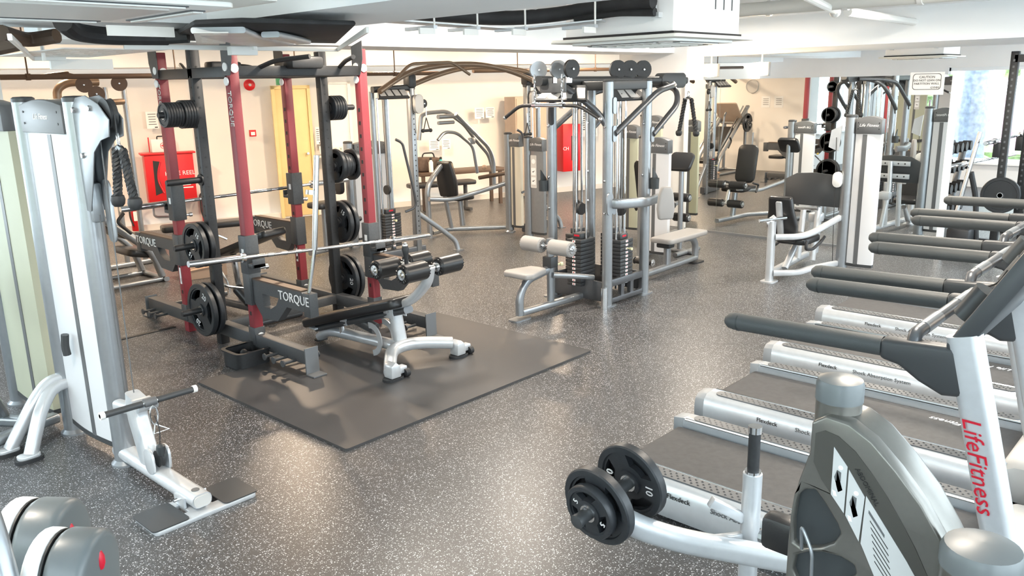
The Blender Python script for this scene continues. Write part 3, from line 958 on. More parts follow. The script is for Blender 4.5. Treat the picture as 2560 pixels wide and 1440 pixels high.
MB().box(pa - nv * .05 + d * .06, (.14, .09, .015)).put('end_bracket', 'silver_light', T, .003)
MB().tube([(3.70, 4.78, .385), (3.70, 4.58, .435), (3.69, 4.36, .53), (3.69, 4.20, .68), (3.69, 4.17, .79)], 1, .16, prof=rr(.085, .06, .028)).put('leg_arm', 'silver_light', T)
MB().cyl((3.42, 4.16, .785), (3.97, 4.17, .785), .02, n=12).put('roller_axle', 'chrome', T)
MB().cyl((3.40, 4.42, .785), (3.92, 4.43, .785), .02, n=12).put('roller_axle', 'chrome', T)
MB().tube([(3.69, 4.17, .775), (3.67, 4.42, .77)], 1, 0, prof=rr(.06, .06, .02)).put('axle_link', 'silver_light', T)
roller(T, (3.43, 4.16, .785), (3.64, 4.163, .785), .066)
roller(T, (3.75, 4.166, .785), (3.96, 4.17, .785), .066)
roller(T, (3.41, 4.42, .785), (3.61, 4.423, .785), .066)
roller(T, (3.70, 4.426, .785), (3.90, 4.43, .785), .066)
MB().lathe([(.014, 0), (.016, .05), (.020, .08), (.026, .11), (.02, .13), (0, .135)], (3.62, 4.33, .80), (0, .05, 1), 14).put('hand_grip', 'rubber', T)
MB().ball((3.62, 4.337, .935), .022).put('grip_cap', 'chrome', T)

# ------------------------------------------------------------------ adjustable bench inside the rack (far side)
T = thing('adjustable_bench', 'black adjustable bench inside the rack with yellow pull knobs', 'bench', (3.72, 6.9, 0))
pa, pb = V((3.62, 7.25, .42)), V((3.80, 6.25, .78))
d = (pb - pa).normalized()
wv = d.cross(Z).normalized()
MB().prism(rr((pb - pa).length, .28, .05, 4), (pa + pb) / 2, d, wv, -.06).put('back_pad', 'vinyl', T, .015)
MB().prism(rr(.36, .30, .06, 4), (3.70, 7.42, .43), X, Y, .06).put('seat_pad', 'vinyl', T, .015)
MB().tube([(3.68, 7.6, .06), (3.72, 6.3, .10)], 1, 0, prof=rr(.07, .07, .02)).put('base_beam', 'silver_dark', T)
MB().tube([(3.68, 7.2, .08), (3.66, 7.1, .44)], 1, 0, prof=rr(.07, .07, .02), up=(0, 1, 0)).put('support_column', 'dark_metal', T)
MB().tube([(3.74, 6.85, .10), (3.70, 6.85, .55)], .03, 0, 10).put('ladder_strut', 'chrome', T)
MB().tube([(3.40, 7.55, .03), (3.96, 7.55, .03)], 1, 0, prof=rr(.06, .05, .02)).put('rear_foot', 'silver_dark', T)
MB().tube([(3.46, 6.30, .03), (4.0, 6.30, .03)], 1, 0, prof=rr(.06, .05, .02)).put('front_foot', 'silver_dark', T)
MB().tube([(3.52, 6.9, .62), (3.42, 6.88, .72), (3.50, 6.78, .78), (3.60, 6.75, .72)], .013, .06, 8).put('carry_handle', 'chrome', T)
MB().tube([(3.52, 6.75, .50), (3.43, 6.7, .42), (3.45, 6.6, .34), (3.6, 6.55, .3)], .013, .06, 8).put('carry_handle', 'chrome', T)
for p in ((3.32, 7.02, .47), (3.50, 6.72, .52)):
    MB().lathe([(.008, 0), (.008, .05), (.016, .055), (.02, .09), (.014, .11), (0, .112)], p, (-1, .1, .05), 12).put('pull_knob', 'yellow', T)
roller(T, (3.58, 6.62, .30), (3.62, 6.48, .17), .05)

# ------------------------------------------------------------------ treadmills
def treadmill(loc):
    x0, yb, _ = loc
    T = thing('treadmill', '', 'treadmill', loc, 'treadmills in a row facing the windows')
    def q(x, s, z):
        return (x0 + x, yb - s, z)
    # deck and belt
    MB().span(q(-.28, .03, .07), q(.28, 1.60, .165)).put('deck', 'dark_plastic', T, .01)
    MB().prism(rr(1.62, .055, .025), q(-.255, .83, .15), -Y, Z, -.51).put('running_belt', 'belt', T)
    text_mb('Life Fitness', .06, q(.16, 1.25, .1785), -X * 0 + Y, -X, .0008, shear=.35).put('lettering', 'letter_white', T, label='white script lettering on the belt')
    for s in (-1, 1):
        # side casing: rounded outer face
        prof = [(0.0, .05), (.012, .03), (.105, .03), (.125, .07), (.128, .14), (.118, .19), (.09, .215), (.0, .22)]
        pts = [(s * (.285 + a), b) for a, b in prof]
        m = MB()
        n = len(pts)
        vs = [V(q(a, .045, b)) for a, b in pts] + [V(q(a, 1.58, b)) for a, b in pts]
        fs = [tuple(range(n)), tuple(range(n, 2 * n))] + [(i, (i + 1) % n, (i + 1) % n + n, i + n) for i in range(n)]
        C = m.add(vs, fs).put('side_casing', 'silver_light', T, smooth=40)
        pts2 = [(s * (.283 + a * 1.02), b * 1.005) for a, b in prof]
        vs = [V(q(a, -.015, b * .97)) for a, b in pts2] + [V(q(a, .046, b)) for a, b in pts2]
        MB().add(vs, fs).put('end_cap', 'grey_plastic', C, .006, smooth=40)
        # tread strip with bumps
        MB().prism(rr(1.42, .075, .037, 5), q(s * .332, .80, .216), -Y, X, .0065 if True else 0).put('tread_strip', 'cap_grey', C)
        g = MB()
        for i in range(40):
            for j in (-1, 0, 1):
                cx, cs = s * .332 + j * .021, .13 + i * .034 + (.017 if j == 0 else 0)
                c = V(q(cx, cs, .2225))
                rr_ = .0075
                g.add([c + V((rr_, 0, 0)), c + V((0, rr_, 0)), c + V((-rr_, 0, 0)), c + V((0, -rr_, 0)), c + V((0, 0, .005))], [(0, 1, 4), (1, 2, 4), (2, 3, 4), (3, 0, 4)])
        g.put('tread_bumps', 'panel_grey', C, kind='stuff')
        MB().tube([q(s * .284, .06, .216), q(s * .284, 1.55, .216)], .008, 0, 8).put('trim_strip', 'chrome', C)
        MB().box(q(s * .35, .18, .015), (.06, .06, .03)).put('levelling_foot', 'rubber', T)
        MB().box(q(s * .35, 1.9, .02), (.08, .08, .04)).put('levelling_foot', 'rubber', T)
        # upright, leaning
        MB().tube([q(s * .40, 1.86, .06), q(s * .40, 1.72, .36), q(s * .40, 1.52, 1.14)], 1, .2, prof=rr(.075, .115, .035, 4), up=(0, 1, 0)).put('upright', 'silver_light', T)
        MB().tube([q(s * .40, 1.86, .0), q(s * .40, 1.72, .36)], 1, 0, prof=rr(.085, .125, .035, 4), up=(0, 1, 0)).put('upright_boot', 'grey_plastic', T)
        # handrail: foam grip, bracket, post cap
        MB().lathe([(0, 0), (.018, .004), (.031, .02), (.036, .045), (.036, .63), (0, .632)], q(s * .40, .63, 1.035), (0, -1, .02), 18).put('handrail', 'rail_grey', T)
        MB().lathe([(.037, 0), (.037, .006)], q(s * .40, .69, 1.035), (0, -1, .02), 18).put('rail_seam', 'dark_plastic', T)
        br = [(0, -.036), (0, .040), (.30, .055), (.30, -.12), (.22, -.13), (.14, -.095), (.07, -.05)]
        MB().prism(br, q(s * .40 + .035, 1.255, 1.045), -Y, Z, .07 if True else 0).put('rail_bracket', 'panel_grey', T, .02, seg=3)
    for u, sgn in (((-1), -1),):
        text_mb('Flexdeck', .034, q(-.4137, .44, .155), -Y, Z, .001).put('lettering', 'letter_black', T, label='black Flexdeck lettering')
        text_mb('Shock Absorption System', .034, q(-.4137, .78, .155), -Y, Z, .001).put('lettering', 'cap_grey', T, label='grey Shock Absorption System lettering')
    text_mb('LifeFitness', .082, q(-.4405, 1.615, .70), (0, -.25, -1), (0, -1, .25), .001, shear=.3).put('brand_script', 'letter_red', T, label='red script lettering on the upright')
    # motor hood
    hd = [(1.55, .06), (1.55, .20), (1.62, .235), (1.85, .25), (2.02, .20), (2.08, .10), (2.08, .04)]
    MB().prism([(a, b) for a, b in hd], q(-.36, 0, 0), -Y, Z, -.72).put('motor_hood', 'pale_plastic', T, .02)
    # console: tilted slab
    cn = [(1.47, 1.10), (1.49, 1.065), (1.53, 1.08), (1.74, 1.44), (1.72, 1.50), (1.69, 1.49)]
    C = MB().prism(cn, q(-.43, 0, 0), -Y, Z, -.86).put('console', 'panel_grey', T, .01)
    dv = V((0, -.23, .39)).normalized()
    nv_ = V((0, .39, .23)).normalized()
    base = V(q(0, 1.585, 1.30)) + nv_ * .004
    MB().prism(rr(.36, .24, .02), base, X, dv, .004).put('display', 'letter_black', C)
    MB().prism(rr(.78, .40, .04), base - nv_ * .002, X, dv, .003).put('fascia', 'cabinet_brown', C)
    for i in range(5):
        MB().prism(rr(.05, .03, .008), base + X * (-.26 + .13 * i) - dv * .16, X, dv, .008).put('button', 'white_plastic', C)
    for s in (-1, 1):
        MB().lathe([(0, 0), (.045, 0), (.045, .12), (0, .12)], V(q(s * .30, 1.52, 1.16)) + nv_ * .03, (0, -.25, .42), 16).put('cup_holder', 'dark_plastic', C)
    # grip bar with pulse sensors
    MB().tube([q(-.40, 1.36, 1.07), q(-.38, 1.36, 1.11), q(.38, 1.36, 1.11), q(.40, 1.36, 1.07)], .024, .04, 12).put('grip_bar', 'silver_dark', T)
    for s in (-1, 1):
        MB().cyl(q(s * .12, 1.36, 1.11), q(s * .30, 1.36, 1.11), .0255, n=14).put('pulse_sensor', 'silver', T)
    MB().tube([q(.02, 1.40, 1.14), q(.05, 1.44, 1.2), q(.0, 1.52, 1.24), q(-.02, 1.55, 1.30)], .004, .05, 6).put('safety_cord', 'letter_black', T)
    return T


TM = treadmill((3.41, 2.21, 0))
TM['label'] = 'nearest treadmill of the row with red script on its upright'
dup(TM, (4.48, 2.30, 0), 'second treadmill from the camera in the row', skip=('brand_script',))
dup(TM, (5.59, 2.41, 0), 'third treadmill from the camera in the row', skip=('brand_script',))
dup(TM, (6.72, 2.52, 0), 'farthest treadmill of the row next to the leg press', skip=('brand_script',))
# ------------------------------------------------------------------ weight tower helper
def tower(T, c0, c1, top, panel='white_panel', cols=(True, True), face=-1, cap=True, logo=True, stripe=True, placard=False, lean=0):
    """panel between two round columns c0, c1 (x,y); face: side the logo looks to (sign on the normal)"""
    a, b = V((c0[0], c0[1], 0)), V((c1[0], c1[1], 0))
    d = (b - a).normalized()
    L = (b - a).length
    nrm = V((d.y, -d.x, 0)) * face
    r = .058
    for p, k in ((a, cols[0]), (b, cols[1])):
        if not k:
            continue
        MB().cyl(p + V((0, 0, .0)), p + V((0, 0, top)), r, n=20).put('column', 'silver', T)
        MB().lathe([(r + .001, 0), (r + .001, .02), (r * .8, .028), (0, .03)], p + V((0, 0, top)), n=20).put('column_cap', 'panel_grey', T)
        MB().lathe([(r + .02, 0), (r + .02, .012), (r, .03)], p, n=20).put('column_foot', 'silver', T)
    g = r + .004
    m = (a + b) / 2
    w_ = L - 2 * g
    lo = .10
    # two-leaf shroud with shallow outward bow
    n = 8
    out = []
    for i in range(n + 1):
        t = i / n
        out.append((-w_ / 2 + w_ * t, .026 + .018 * math.sin(PI * t)))
    poly = out + [(x, -y) for x, y in reversed(out)]
    S = MB().prism(poly, m + V((0, 0, lo)), d, nrm, (top - .16 - lo) * (1 if d.cross(nrm).z > 0 else -1)).put('shroud', panel, T, smooth=50)
    if stripe:
        for sg in (-1, 1):
            MB().prism([(-.022 - w_ * .12, .0405), (.022 - w_ * .12, .0415), (.022 - w_ * .12, .0455), (-.022 - w_ * .12, .0450)], m + V((0, 0, lo + .005)), d, nrm * sg, (top - .17 - lo) * (1 if d.cross(nrm * sg).z > 0 else -1)).put('stripe', 'cap_grey', S)
    MB().prism([(x * 1.005, y * 1.05) for x, y in poly], m + V((0, 0, lo - .02)), d, nrm, .03 * (1 if d.cross(nrm).z > 0 else -1)).put('shroud_foot', 'panel_grey', S)
    if cap:
        cp = [(-w_ / 2, 0), (w_ / 2, 0), (w_ / 2, .145)] + [(w_ / 2 - w_ * i / 6, .145 + .03 * math.sin(PI * i / 6)) for i in range(1, 6)] + [(-w_ / 2, .145)]
        C = MB().prism(cp, m + V((0, 0, top - .16)) - nrm * .05, d, Z, .10 * (1 if d.cross(Z).dot(nrm) > 0 else -1)).put('head_cap', 'cap_grey', T, .006)
        right = Z.cross(nrm)
        for sg in (1, -1):
            nn = nrm * sg
            rg = Z.cross(nn)
            if logo:
                text_mb('Life Fitness', .042, m + V((0, 0, top - .075)) + nn * .0505, rg, Z, .001, shear=.35).put('lettering', 'letter_white', C, label='white script lettering')
            for sx in (-.4, .4):
                for zz in (-.11, -.05):
                    MB().lathe([(0, 0), (.006, 0), (.006, .002), (0, .002)], m + rg * (w_ * sx) + V((0, 0, top + zz)) + nn * .0505, nn, 8).put('bolt', 'letter_black', C)
    if placard:
        for sg in (1, -1):
            nn = nrm * sg
            rg = Z.cross(nn)
            o_ = m + rg * (-w_ * .2) + V((0, 0, top - .42)) + nn * .0445
            P_ = MB().prism(rr(.10, .42, .012), o_, rg, Z, .003).put('placard', 'pale_plastic', T)
            MB().prism(circ(.032, 12), o_ + V((0, 0, .13)) + nn * .003, rg, Z, .001).put('exercise_figure', 'letter_white', P_)
            for dz in (-.0, -.12):
                MB().prism(rr(.075, .095, .006), o_ + V((0, 0, dz)) + nn * .003, rg, Z, .001).put('exercise_picture', 'letter_white', P_)
                MB().prism([(0, 0), (.02, .02), (.012, .024), (0, .012), (-.02, .012), (-.02, .004)], o_ + V((0, 0, dz - .01)) + nn * .004, rg, Z, .001).put('exercise_figure', 'letter_black', P_)
    return S


def belt_strap(T, c0, c1, z):
    a, b = V((c0[0], c0[1], z)), V((c1[0], c1[1], z))
    d = (b - a).normalized()
    nrm = V((d.y, -d.x, 0))
    pts = [a + nrm * -.06 + d * .03, a.lerp(b, .5) + nrm * -.075 + V((0, 0, -.035)), b + nrm * -.06 - d * .03]
    S = MB().tube(pts, 1, .2, prof=rr(.012, .05, .004), up=(0, 0, 1)).put('rubber_strap', 'panel_grey', T)
    return S


# ------------------------------------------------------------------ left cable tower with low boom
T = thing('cable_tower', 'silver cable tower with white panel, rope handle and long low boom', 'cable machine', (1.64, 4.6, 0))
cR, cM = (1.65, 4.47), (1.63, 5.15)
tower(T, cR, cM, 1.96, 'white_panel')
belt_strap(T, cM, cR, .66)
S = MB().tube([(1.55, 4.82, .70), (1.545, 4.83, .63), (1.55, 4.83, .58)], .022, .03, 8).put('strap_knob', 'panel_grey', T)
# head bracket with pulley
hb = [(.03, .04), (.10, .10), (.22, .11), (.36, .07), (.46, .0), (.44, -.08), (.34, -.10), (.24, -.16), (.16, -.34), (.10, -.46), (.05, -.46)]
for sx in (-.035, .03):
    MB().prism(hb, (1.65 + sx, 4.47, 1.88), -Y, Z, -.006).put('head_bracket', 'silver', T, .002)
MB().lathe([(0, -.018), (.075, -.018), (.068, 0), (.075, .018), (0, .018)], (1.65, 4.09, 1.90), (1, 0, 0), 24).put('pulley', 'rubber', T)
for yy, zz in ((4.2, 1.93), (4.36, 1.70), (4.40, 1.92)):
    MB().lathe([(0, 0), (.015, 0), (.012, .012), (0, .014)], (1.615, yy, zz), (-1, 0, 0), 8).put('bolt', 'chrome', T)
MB().span((1.62, 4.36, 1.36), (1.68, 4.40, 1.56)).put('cable_plate', 'silver', T, .01)
MB().prism(rr(.10, .32, .04), (1.675, 4.30, 1.42), Y, Z, .008).put('cable_plate', 'silver', T, .002)
MB().cyl((1.65, 4.02, 1.90), (1.65, 4.02, 1.80), .004, n=6).put('cable', 'black_metal', T)
MB().cyl((1.65, 4.36, 1.40), (1.65, 4.36, .42), .0035, n=6).put('cable', 'cap_grey', T)
MB().cyl((1.65, 4.22, 1.84), (1.65, 4.24, .47), .0035, n=6).put('cable', 'cap_grey', T)
# feet: two bent tubes
for (x, y, dy, top) in ((1.26, 5.10, .10, .36), (1.31, 4.92, -.05, .33)):
    MB().tube([(1.63, 5.13 + dy * .2, top), (1.52, 5.10 + dy * .3, top), (1.42, 5.08 + (y - 5.08) * .5, top - .08), (x, y, .03)], 1, .12, prof=rr(.07, .06, .02)).put('stabiliser_leg', 'silver_light', T)
    MB().prism(rr(.15, .09, .04), (x - .01, y, 0), X, Y, .02).put('foot_pad', 'rubber', T)
    MB().prism(rr(.12, .075, .03), (x - .01, y, .02), X, Y, .02).put('foot_shell', 'silver_light', T, .004)
# low boom
MB().tube([(1.65, 4.52, .07), (1.65, 3.60, .07)], 1, 0, prof=rr(.10, .07, .03)).put('low_boom', 'silver_light', T)
MB().prism(rr(.085, .055, .02), (1.65, 3.598, .07), X, Z, .006).put('boom_end_cap', 'pale_plastic', T)
MB().lathe([(0, 0), (.02, 0), (.02, .003), (0, .003)], (1.65, 3.66, .105), n=14).put('plug', 'cap_grey', T)
MB().tube([(1.65, 4.14, .10), (1.65, 4.20, .26), (1.65, 4.24, .36), (1.65, 4.22, .46)], 1, .12, prof=rr(.075, .12, .02), up=(0, 1, 0)).put('bar_cradle', 'silver_light', T)
MB().tube([(1.62, 4.40, .37), (1.65, 4.24, .37)], 1, 0, prof=rr(.06, .06, .02)).put('cradle_link', 'silver_light', T)
MB().prism(arc(0, 0, .055, 200, 360, 8) + arc(0, 0, .035, 360, 200, 8), (1.60, 4.12, .455), Y, Z, .10).put('cradle_hook', 'silver_light', T)
for sx in (-.05, .035):
    MB().prism(rr(.10, .14, .045), (1.65 + sx, 4.05, .15), -Y, Z, -.015).put('pulley_cheek', 'silver_light', T, .003)
MB().lathe([(0, -.012), (.045, -.012), (.038, 0), (.045, .012), (0, .012)], (1.65, 4.03, .16), (1, 0, 0), 18).put('pulley', 'rubber', T)
MB().lathe([(.018, 0), (.024, .03), (.022, .05), (.008, .06)], (1.65, 4.0, .19), (0, -.1, 1), 12).put('cable_stop', 'dark_plastic', T)
MB().tube([(1.65, 4.0, .25), (1.66, 4.0, .33), (1.65, 4.02, .40)], .003, .04, 6).put('cable', 'black_metal', T)
# foot plates
FP = MB().prism(rr(.52, .24, .02), (1.655, 3.675, 0), X, Y, .022, holes=[[(-.115, -.04), (-.115, .06), (-.06, .06), (-.06, -.04)], [(.06, -.04), (.06, .06), (.115, .06), (.115, -.04)]]).put('foot_plate', 'silver_light', T, .004)
for sx in (-.17, .17):
    MB().prism(rr(.18, .235, .02), (1.655 + sx * 1.06, 3.675, .022), X, Y, .006).put('grip_pad', 'panel_grey', FP)
for sx in (-.055, .055):
    MB().box((1.65 + sx, 3.72, .05), (.012, .10, .05)).put('hinge_lug', 'silver_light', FP)
    MB().cyl((1.65 + sx * .8, 3.73, .055), (1.65 + sx * 1.5, 3.73, .055), .009, n=8).put('bolt', 'chrome', FP)

B_ = thing('pulldown_bar', 'short straight bar with dark grips resting on the low boom hook', 'bar', (1.66, 4.10, .42))
MB().cyl((1.43, 4.08, .455), (1.62, 4.08, .455), .017, n=12).put('grip', 'panel_grey', B_)
MB().cyl((1.70, 4.08, .455), (1.89, 4.08, .455), .017, n=12).put('grip', 'panel_grey', B_)
MB().cyl((1.41, 4.08, .455), (1.91, 4.08, .455), .012, n=12).put('shaft', 'chrome', B_)
for x in (1.41, 1.89):
    MB().cyl((x, 4.08, .455), (x + .022, 4.08, .455), .02, n=12).put('end_cap', 'white_plastic', B_)
MB().cyl((1.63, 4.08, .455), (1.69, 4.08, .455), .023, n=12).put('swivel', 'cap_grey', B_)
c_ = [V((1.66, 4.05, .44)) + V((.02 * math.cos(t), 0, -.05 + .05 * math.sin(t))) for t in [i * PI / 6 for i in range(13)]]
MB().tube(c_, .005, 0, 6).put('carabiner', 'chrome', B_)
MB().tube([(1.66, 4.05, .34), (1.64, 4.03, .30), (1.72, 4.03, .30), (1.66, 4.05, .34)], .005, 0, 6).put('triangle_link', 'chrome', B_)


def rope_handle(top, label, h=.30, w_=.05, fan=.0):
    T = thing('rope_handle', label, 'rope handle', (top[0], top[1], top[2] - h - .06))
    t = V(top)
    ring = [t + V((0, .012 * math.cos(a), .03 + .03 * math.sin(a))) for a in [i * PI / 5 for i in range(11)]]
    MB().tube(ring, .004, 0, 6).put('carabiner', 'chrome', T)
    MB().tube([t + V((0, -w_ * .6, -.02)), t + V((0, 0, .0)), t + V((0, w_ * .6, -.02))], .015, .02, 8).put('yoke', 'chrome', T)
    for s in (-1, 1):
        a, b = t + V((0, s * w_ * .6, -.015)), t + V((fan * s, s * w_ * 1.7, -h))
        r = MB()
        d = (b - a).normalized()
        u = d.cross(X).normalized()
        v = d.cross(u)
        for k in range(3):
            pts = []
            for i in range(29):
                an = i / 28 * 2 * PI * 4 + k * 2 * PI / 3
                pts.append(a.lerp(b, i / 28) + (u * math.cos(an) + v * math.sin(an)) * .011)
            r.tube(pts, .0125, 0, 6)
        r.put('twisted_rope', 'rubber', T)
        MB().lathe([(.012, .03), (.03, .02), (.034, 0), (.03, -.02), (.02, -.032), (0, -.034)], b, (0, 0, 1), 14).put('rope_end', 'rubber', T)
    return T


rope_handle((1.65, 4.015, 1.755), 'black twisted rope handle hanging from the left cable tower', .26, .055)

# second tower behind it (beige panel)
T = thing('cable_tower', 'weight tower with beige panel at the left edge beside the white tower', 'weight tower', (1.60, 5.5, 0))
tower(T, (1.61, 5.26), (1.58, 5.95), 1.96, 'beige_panel', cols=(False, True), placard=True)
belt_strap(T, (1.58, 5.95), (1.61, 5.26), .72)
MB().tube([(1.42, 5.4, .07), (1.0, 6.0, .07)], 1, 0, prof=rr(.08, .06, .02)).put('base_beam', 'silver', T)
MB().tube([(1.58, 5.3, .07), (1.1, 5.15, .07), (.6, 5.7, .07)], 1, .1, prof=rr(.08, .06, .02)).put('base_beam', 'silver', T)
MB().tube([(1.22, 5.28, .08), (1.12, 5.24, .52)], .03, 0, 10).put('seat_post', 'silver', T)
MB().tube([(1.36, 5.5, .09), (1.24, 5.34, .42)], .03, 0, 10).put('brace', 'silver', T)
MB().prism(rr(.30, .2, .06), (1.05, 5.15, .50), X, Y, .07).put('seat_pad', 'vinyl', T, .02)
MB().tube([(1.30, 5.55, .82), (1.18, 5.30, .80), (1.02, 5.14, .74)], .018, .06, 10).put('grip', 'rubber', T)
MB().box((1.36, 5.6, .86), (.06, .10, .24)).put('bracket', 'silver', T, .01)
MB().tube([(1.38, 5.58, .76), (1.3, 5.5, .62), (1.28, 5.42, .5)], .02, .06, 10).put('lever', 'silver', T)

# wall socket with plug behind
T = thing('wall_socket', 'white wall socket with a black plug at the left edge', 'socket', (1.9, 7.54, .3))
MB().span((1.86, 7.53, .30), (2.0, 7.55, .42)).put('face_plate', 'white_plastic', T, .004)
MB().span((1.91, 7.49, .33), (1.97, 7.53, .38)).put('plug', 'letter_black', T, .008)
MB().tube([(1.94, 7.49, .33), (1.9, 7.48, .22), (1.7, 7.5, .1)], .006, .08, 6).put('cord', 'letter_black', T)

# ------------------------------------------------------------------ exercise bikes at the lower left corner
def bike_head(T, a, b, r, m1='pale_plastic', m2='grey_plastic'):
    pass


for (c, zt, sc_, l) in (((.585, 2.32), .95, 1.0, 'left of two grey rounded housings with pale side cover at the lower left corner'), ((.522, 1.886), 1.052, .84, 'right of two grey rounded housings with a red mark at the lower left corner')):
    x, y = c
    T = thing('exercise_bike', l, 'exercise bike', (x, y, 0), 'exercise bikes at the lower left corner')
    ax = V((.68, -.735, -.06)).normalized()
    Rr = .115 * sc_
    o = V((x, y, zt - Rr))
    av = V((-ax.y, ax.x, 0)).normalized()
    bv = ax.cross(av)
    st = arc(0, 0, Rr, 0, 180, 14) + [(-Rr * .9, -.34 * sc_), (Rr * .9, -.34 * sc_)]
    if bv.z < 0:
        bv = -bv
        av = -av
    sg = 1 if av.cross(bv).dot(ax) > 0 else -1
    MB().prism([(p * .985, q * .985) for p, q in st], o - ax * (.052 * sc_), av, bv, .05 * sc_ * sg).put('side_cover', 'white_plastic', T, .012, seg=3)
    MB().prism([(p * .96, q * .96) for p, q in st], o - ax * .003, av, bv, .005 * sg).put('cover_seam', 'letter_black', T)
    MB().prism(st, o + ax * .002, av, bv, .108 * sc_ * sg).put('housing', 'mid_plastic', T, .022 * sc_, seg=4)
    MB().ball(o + ax * (.108 * sc_) + V((0, 0, .03)), .012, 10, (1, 1, 2.2)).put('red_mark', 'letter_red', T)
    MB().tube([o - V((0, 0, .1)), V((x, y, .3)), V((x - .05, y - .05, .05))], .04, .05, 12).put('frame_post', 'silver', T)
    MB().tube([(x - .16, y + .04, .03), (x + .13, y - .13, .03)], .025, 0, 10).put('base_bar', 'silver', T)
T = thing('exercise_bike', 'pale blue grey handlebar column at the lower left edge', 'exercise bike', (.3, 1.7, 0))
MB().tube([(.404, 1.936, 1.184), (.408, 1.888, 1.088), (.40, 1.8, .88), (.30, 1.70, 0)], .028, .1, 14).put('column', 'silver', T)
MB().box((.40, 1.888, 1.088), (.04, .024, .072)).put('adjust_plate', 'grey_plastic', T, .01)

# ------------------------------------------------------------------ plate loaded lever in the foreground
T = thing('lever_machine', 'silver bent lever arm with upright grip post in the right foreground', 'plate machine', (2.6, 1.2, 0))
MB().tube([(2.19, 1.62, .53), (2.25, 1.52, .45), (2.36, 1.40, .385), (2.52, 1.16, .345), (2.72, .82, .30), (2.8, .6, .28)], 1, .12, prof=rr(.075, .085, .03, 4)).put('lever_arm', 'silver_light', T)
MB().cyl((2.62, 1.24, 0), (2.62, 1.24, .60), .035, n=16).put('grip_post', 'silver_light', T)
MB().cyl((2.62, 1.24, .60), (2.62, 1.24, .76), .022, n=14).put('hand_grip', 'rubber', T)
MB().cyl((2.62, 1.24, .595), (2.62, 1.24, .612), .030, n=14).put('grip_collar', 'chrome', T)
MB().cyl((2.62, 1.24, .76), (2.62, 1.24, .785), .025, n=14).put('grip_cap', 'chrome', T)
MB().tube([(2.60, 1.26, .42), (2.50, 1.34, .50)], 1, 0, prof=rr(.03, .04, .006)).put('catch_arm', 'silver_light', T, .002)
MB().tube([(2.60, 1.26, .34), (2.47, 1.30, .37)], 1, 0, prof=rr(.03, .04, .006)).put('catch_arm', 'silver_light', T, .002)
MB().lathe([(0, -.2), (.024, -.2), (.024, .13), (.026, .14), (.026, .155), (0, .16)], (2.20, 1.60, .537), (-.78, .05, -.12), 16).put('plate_peg', 'panel_grey', T)
MB().prism(rr(.5, .12, .02), (2.7, .8, 0), X, Y, .03).put('base_foot', 'silver_light', T)
MB().cyl((2.75, .75, 0), (2.75, .75, .3), .04, n=14).put('pivot_post', 'silver_light', T)
pax = V((-.98, .065, -.15)).normalized()
pc = V((2.19, 1.60, .535))
plate(pc + pax * .065, pax, .105, .036, '5', 'small black 5 plate outermost on the foreground lever peg', 'plates on the foreground lever', rot=2.2)
plate(pc + pax * .022, pax, .150, .04, '10', 'middle black grip plate on the foreground lever peg', 'plates on the foreground lever', rot=1.0, lettering=False)
plate(pc - pax * .165, pax, .150, .04, '10', 'black 10 plate behind the lever arm in the foreground', 'plates on the foreground lever', rot=-.55)

# ------------------------------------------------------------------ abdominal machine, right foreground
T = thing('abdominal_machine', 'bronze grey abdominal machine shroud with placards and bottle holders in the right foreground', 'abdominal machine', (1.95, .6, 0))
cx, cy = 1.93, .70
MB().cyl((cx, cy, 0), (cx, cy, 1.235), .054, n=28).put('column', 'bronze_shroud', T)
MB().lathe([(.056, 0), (.056, .04), (.052, .052), (.03, .058), (0, .06)], (cx, cy, 1.235), n=28).put('column_cap', 'mid_plastic', T)
# shroud body in the YZ plane (outline as Y, Z)
left = [(.775, 0), (.775, .76), (.775, .85), (.771, .95), (.757, 1.03), (.735, 1.11), (.735, 1.19)]
top = [(.70, 1.215), (.645, 1.21), (.59, 1.18), (.53, 1.125), (.47, 1.06), (.42, .985), (.37, .90), (.32, .80), (.28, .70), (.25, .55), (.23, .3), (.23, 0)]
p1 = [(.757, .985), (.74, 1.008), (.714, 1.016), (.69, .99), (.655, .945), (.645, .922), (.66, .89), (.69, .868), (.735, .848), (.759, .855), (.763, .92)]
p2 = [(.752, .82), (.72, .842), (.683, .856), (.64, .86), (.608, .852), (.60, .83), (.63, .79), (.68, .755), (.74, .745), (.757, .78)]
MB().prism(left + top, (cx - .052, 0, 0), Y, Z, .127).put('shroud_back', 'bronze_shroud', T, .03, seg=4)
SH = MB().prism(left + top, (cx - .075, 0, 0), Y, Z, .048, holes=[p1, p2]).put('shroud', 'bronze_shroud', T, .008, seg=3)
for p_ in (p1, p2):
    MB().prism(p_, (cx - .056, 0, 0), Y, Z, .004).put('bottle_pocket', 'dark_plastic', SH)
pan = [(.722, 1.09), (.722, 1.165), (.70, 1.178), (.667, 1.172), (.625, 1.145), (.587, 1.105), (.545, 1.055), (.507, 1.0), (.475, .95), (.44, .885), (.40, .80), (.50, .80), (.53, .845), (.62, .955), (.70, 1.05)]
MB().prism(pan, (cx - .0768, 0, 0), Y, Z, .002).put('placard_plate', 'panel_bronze', T)
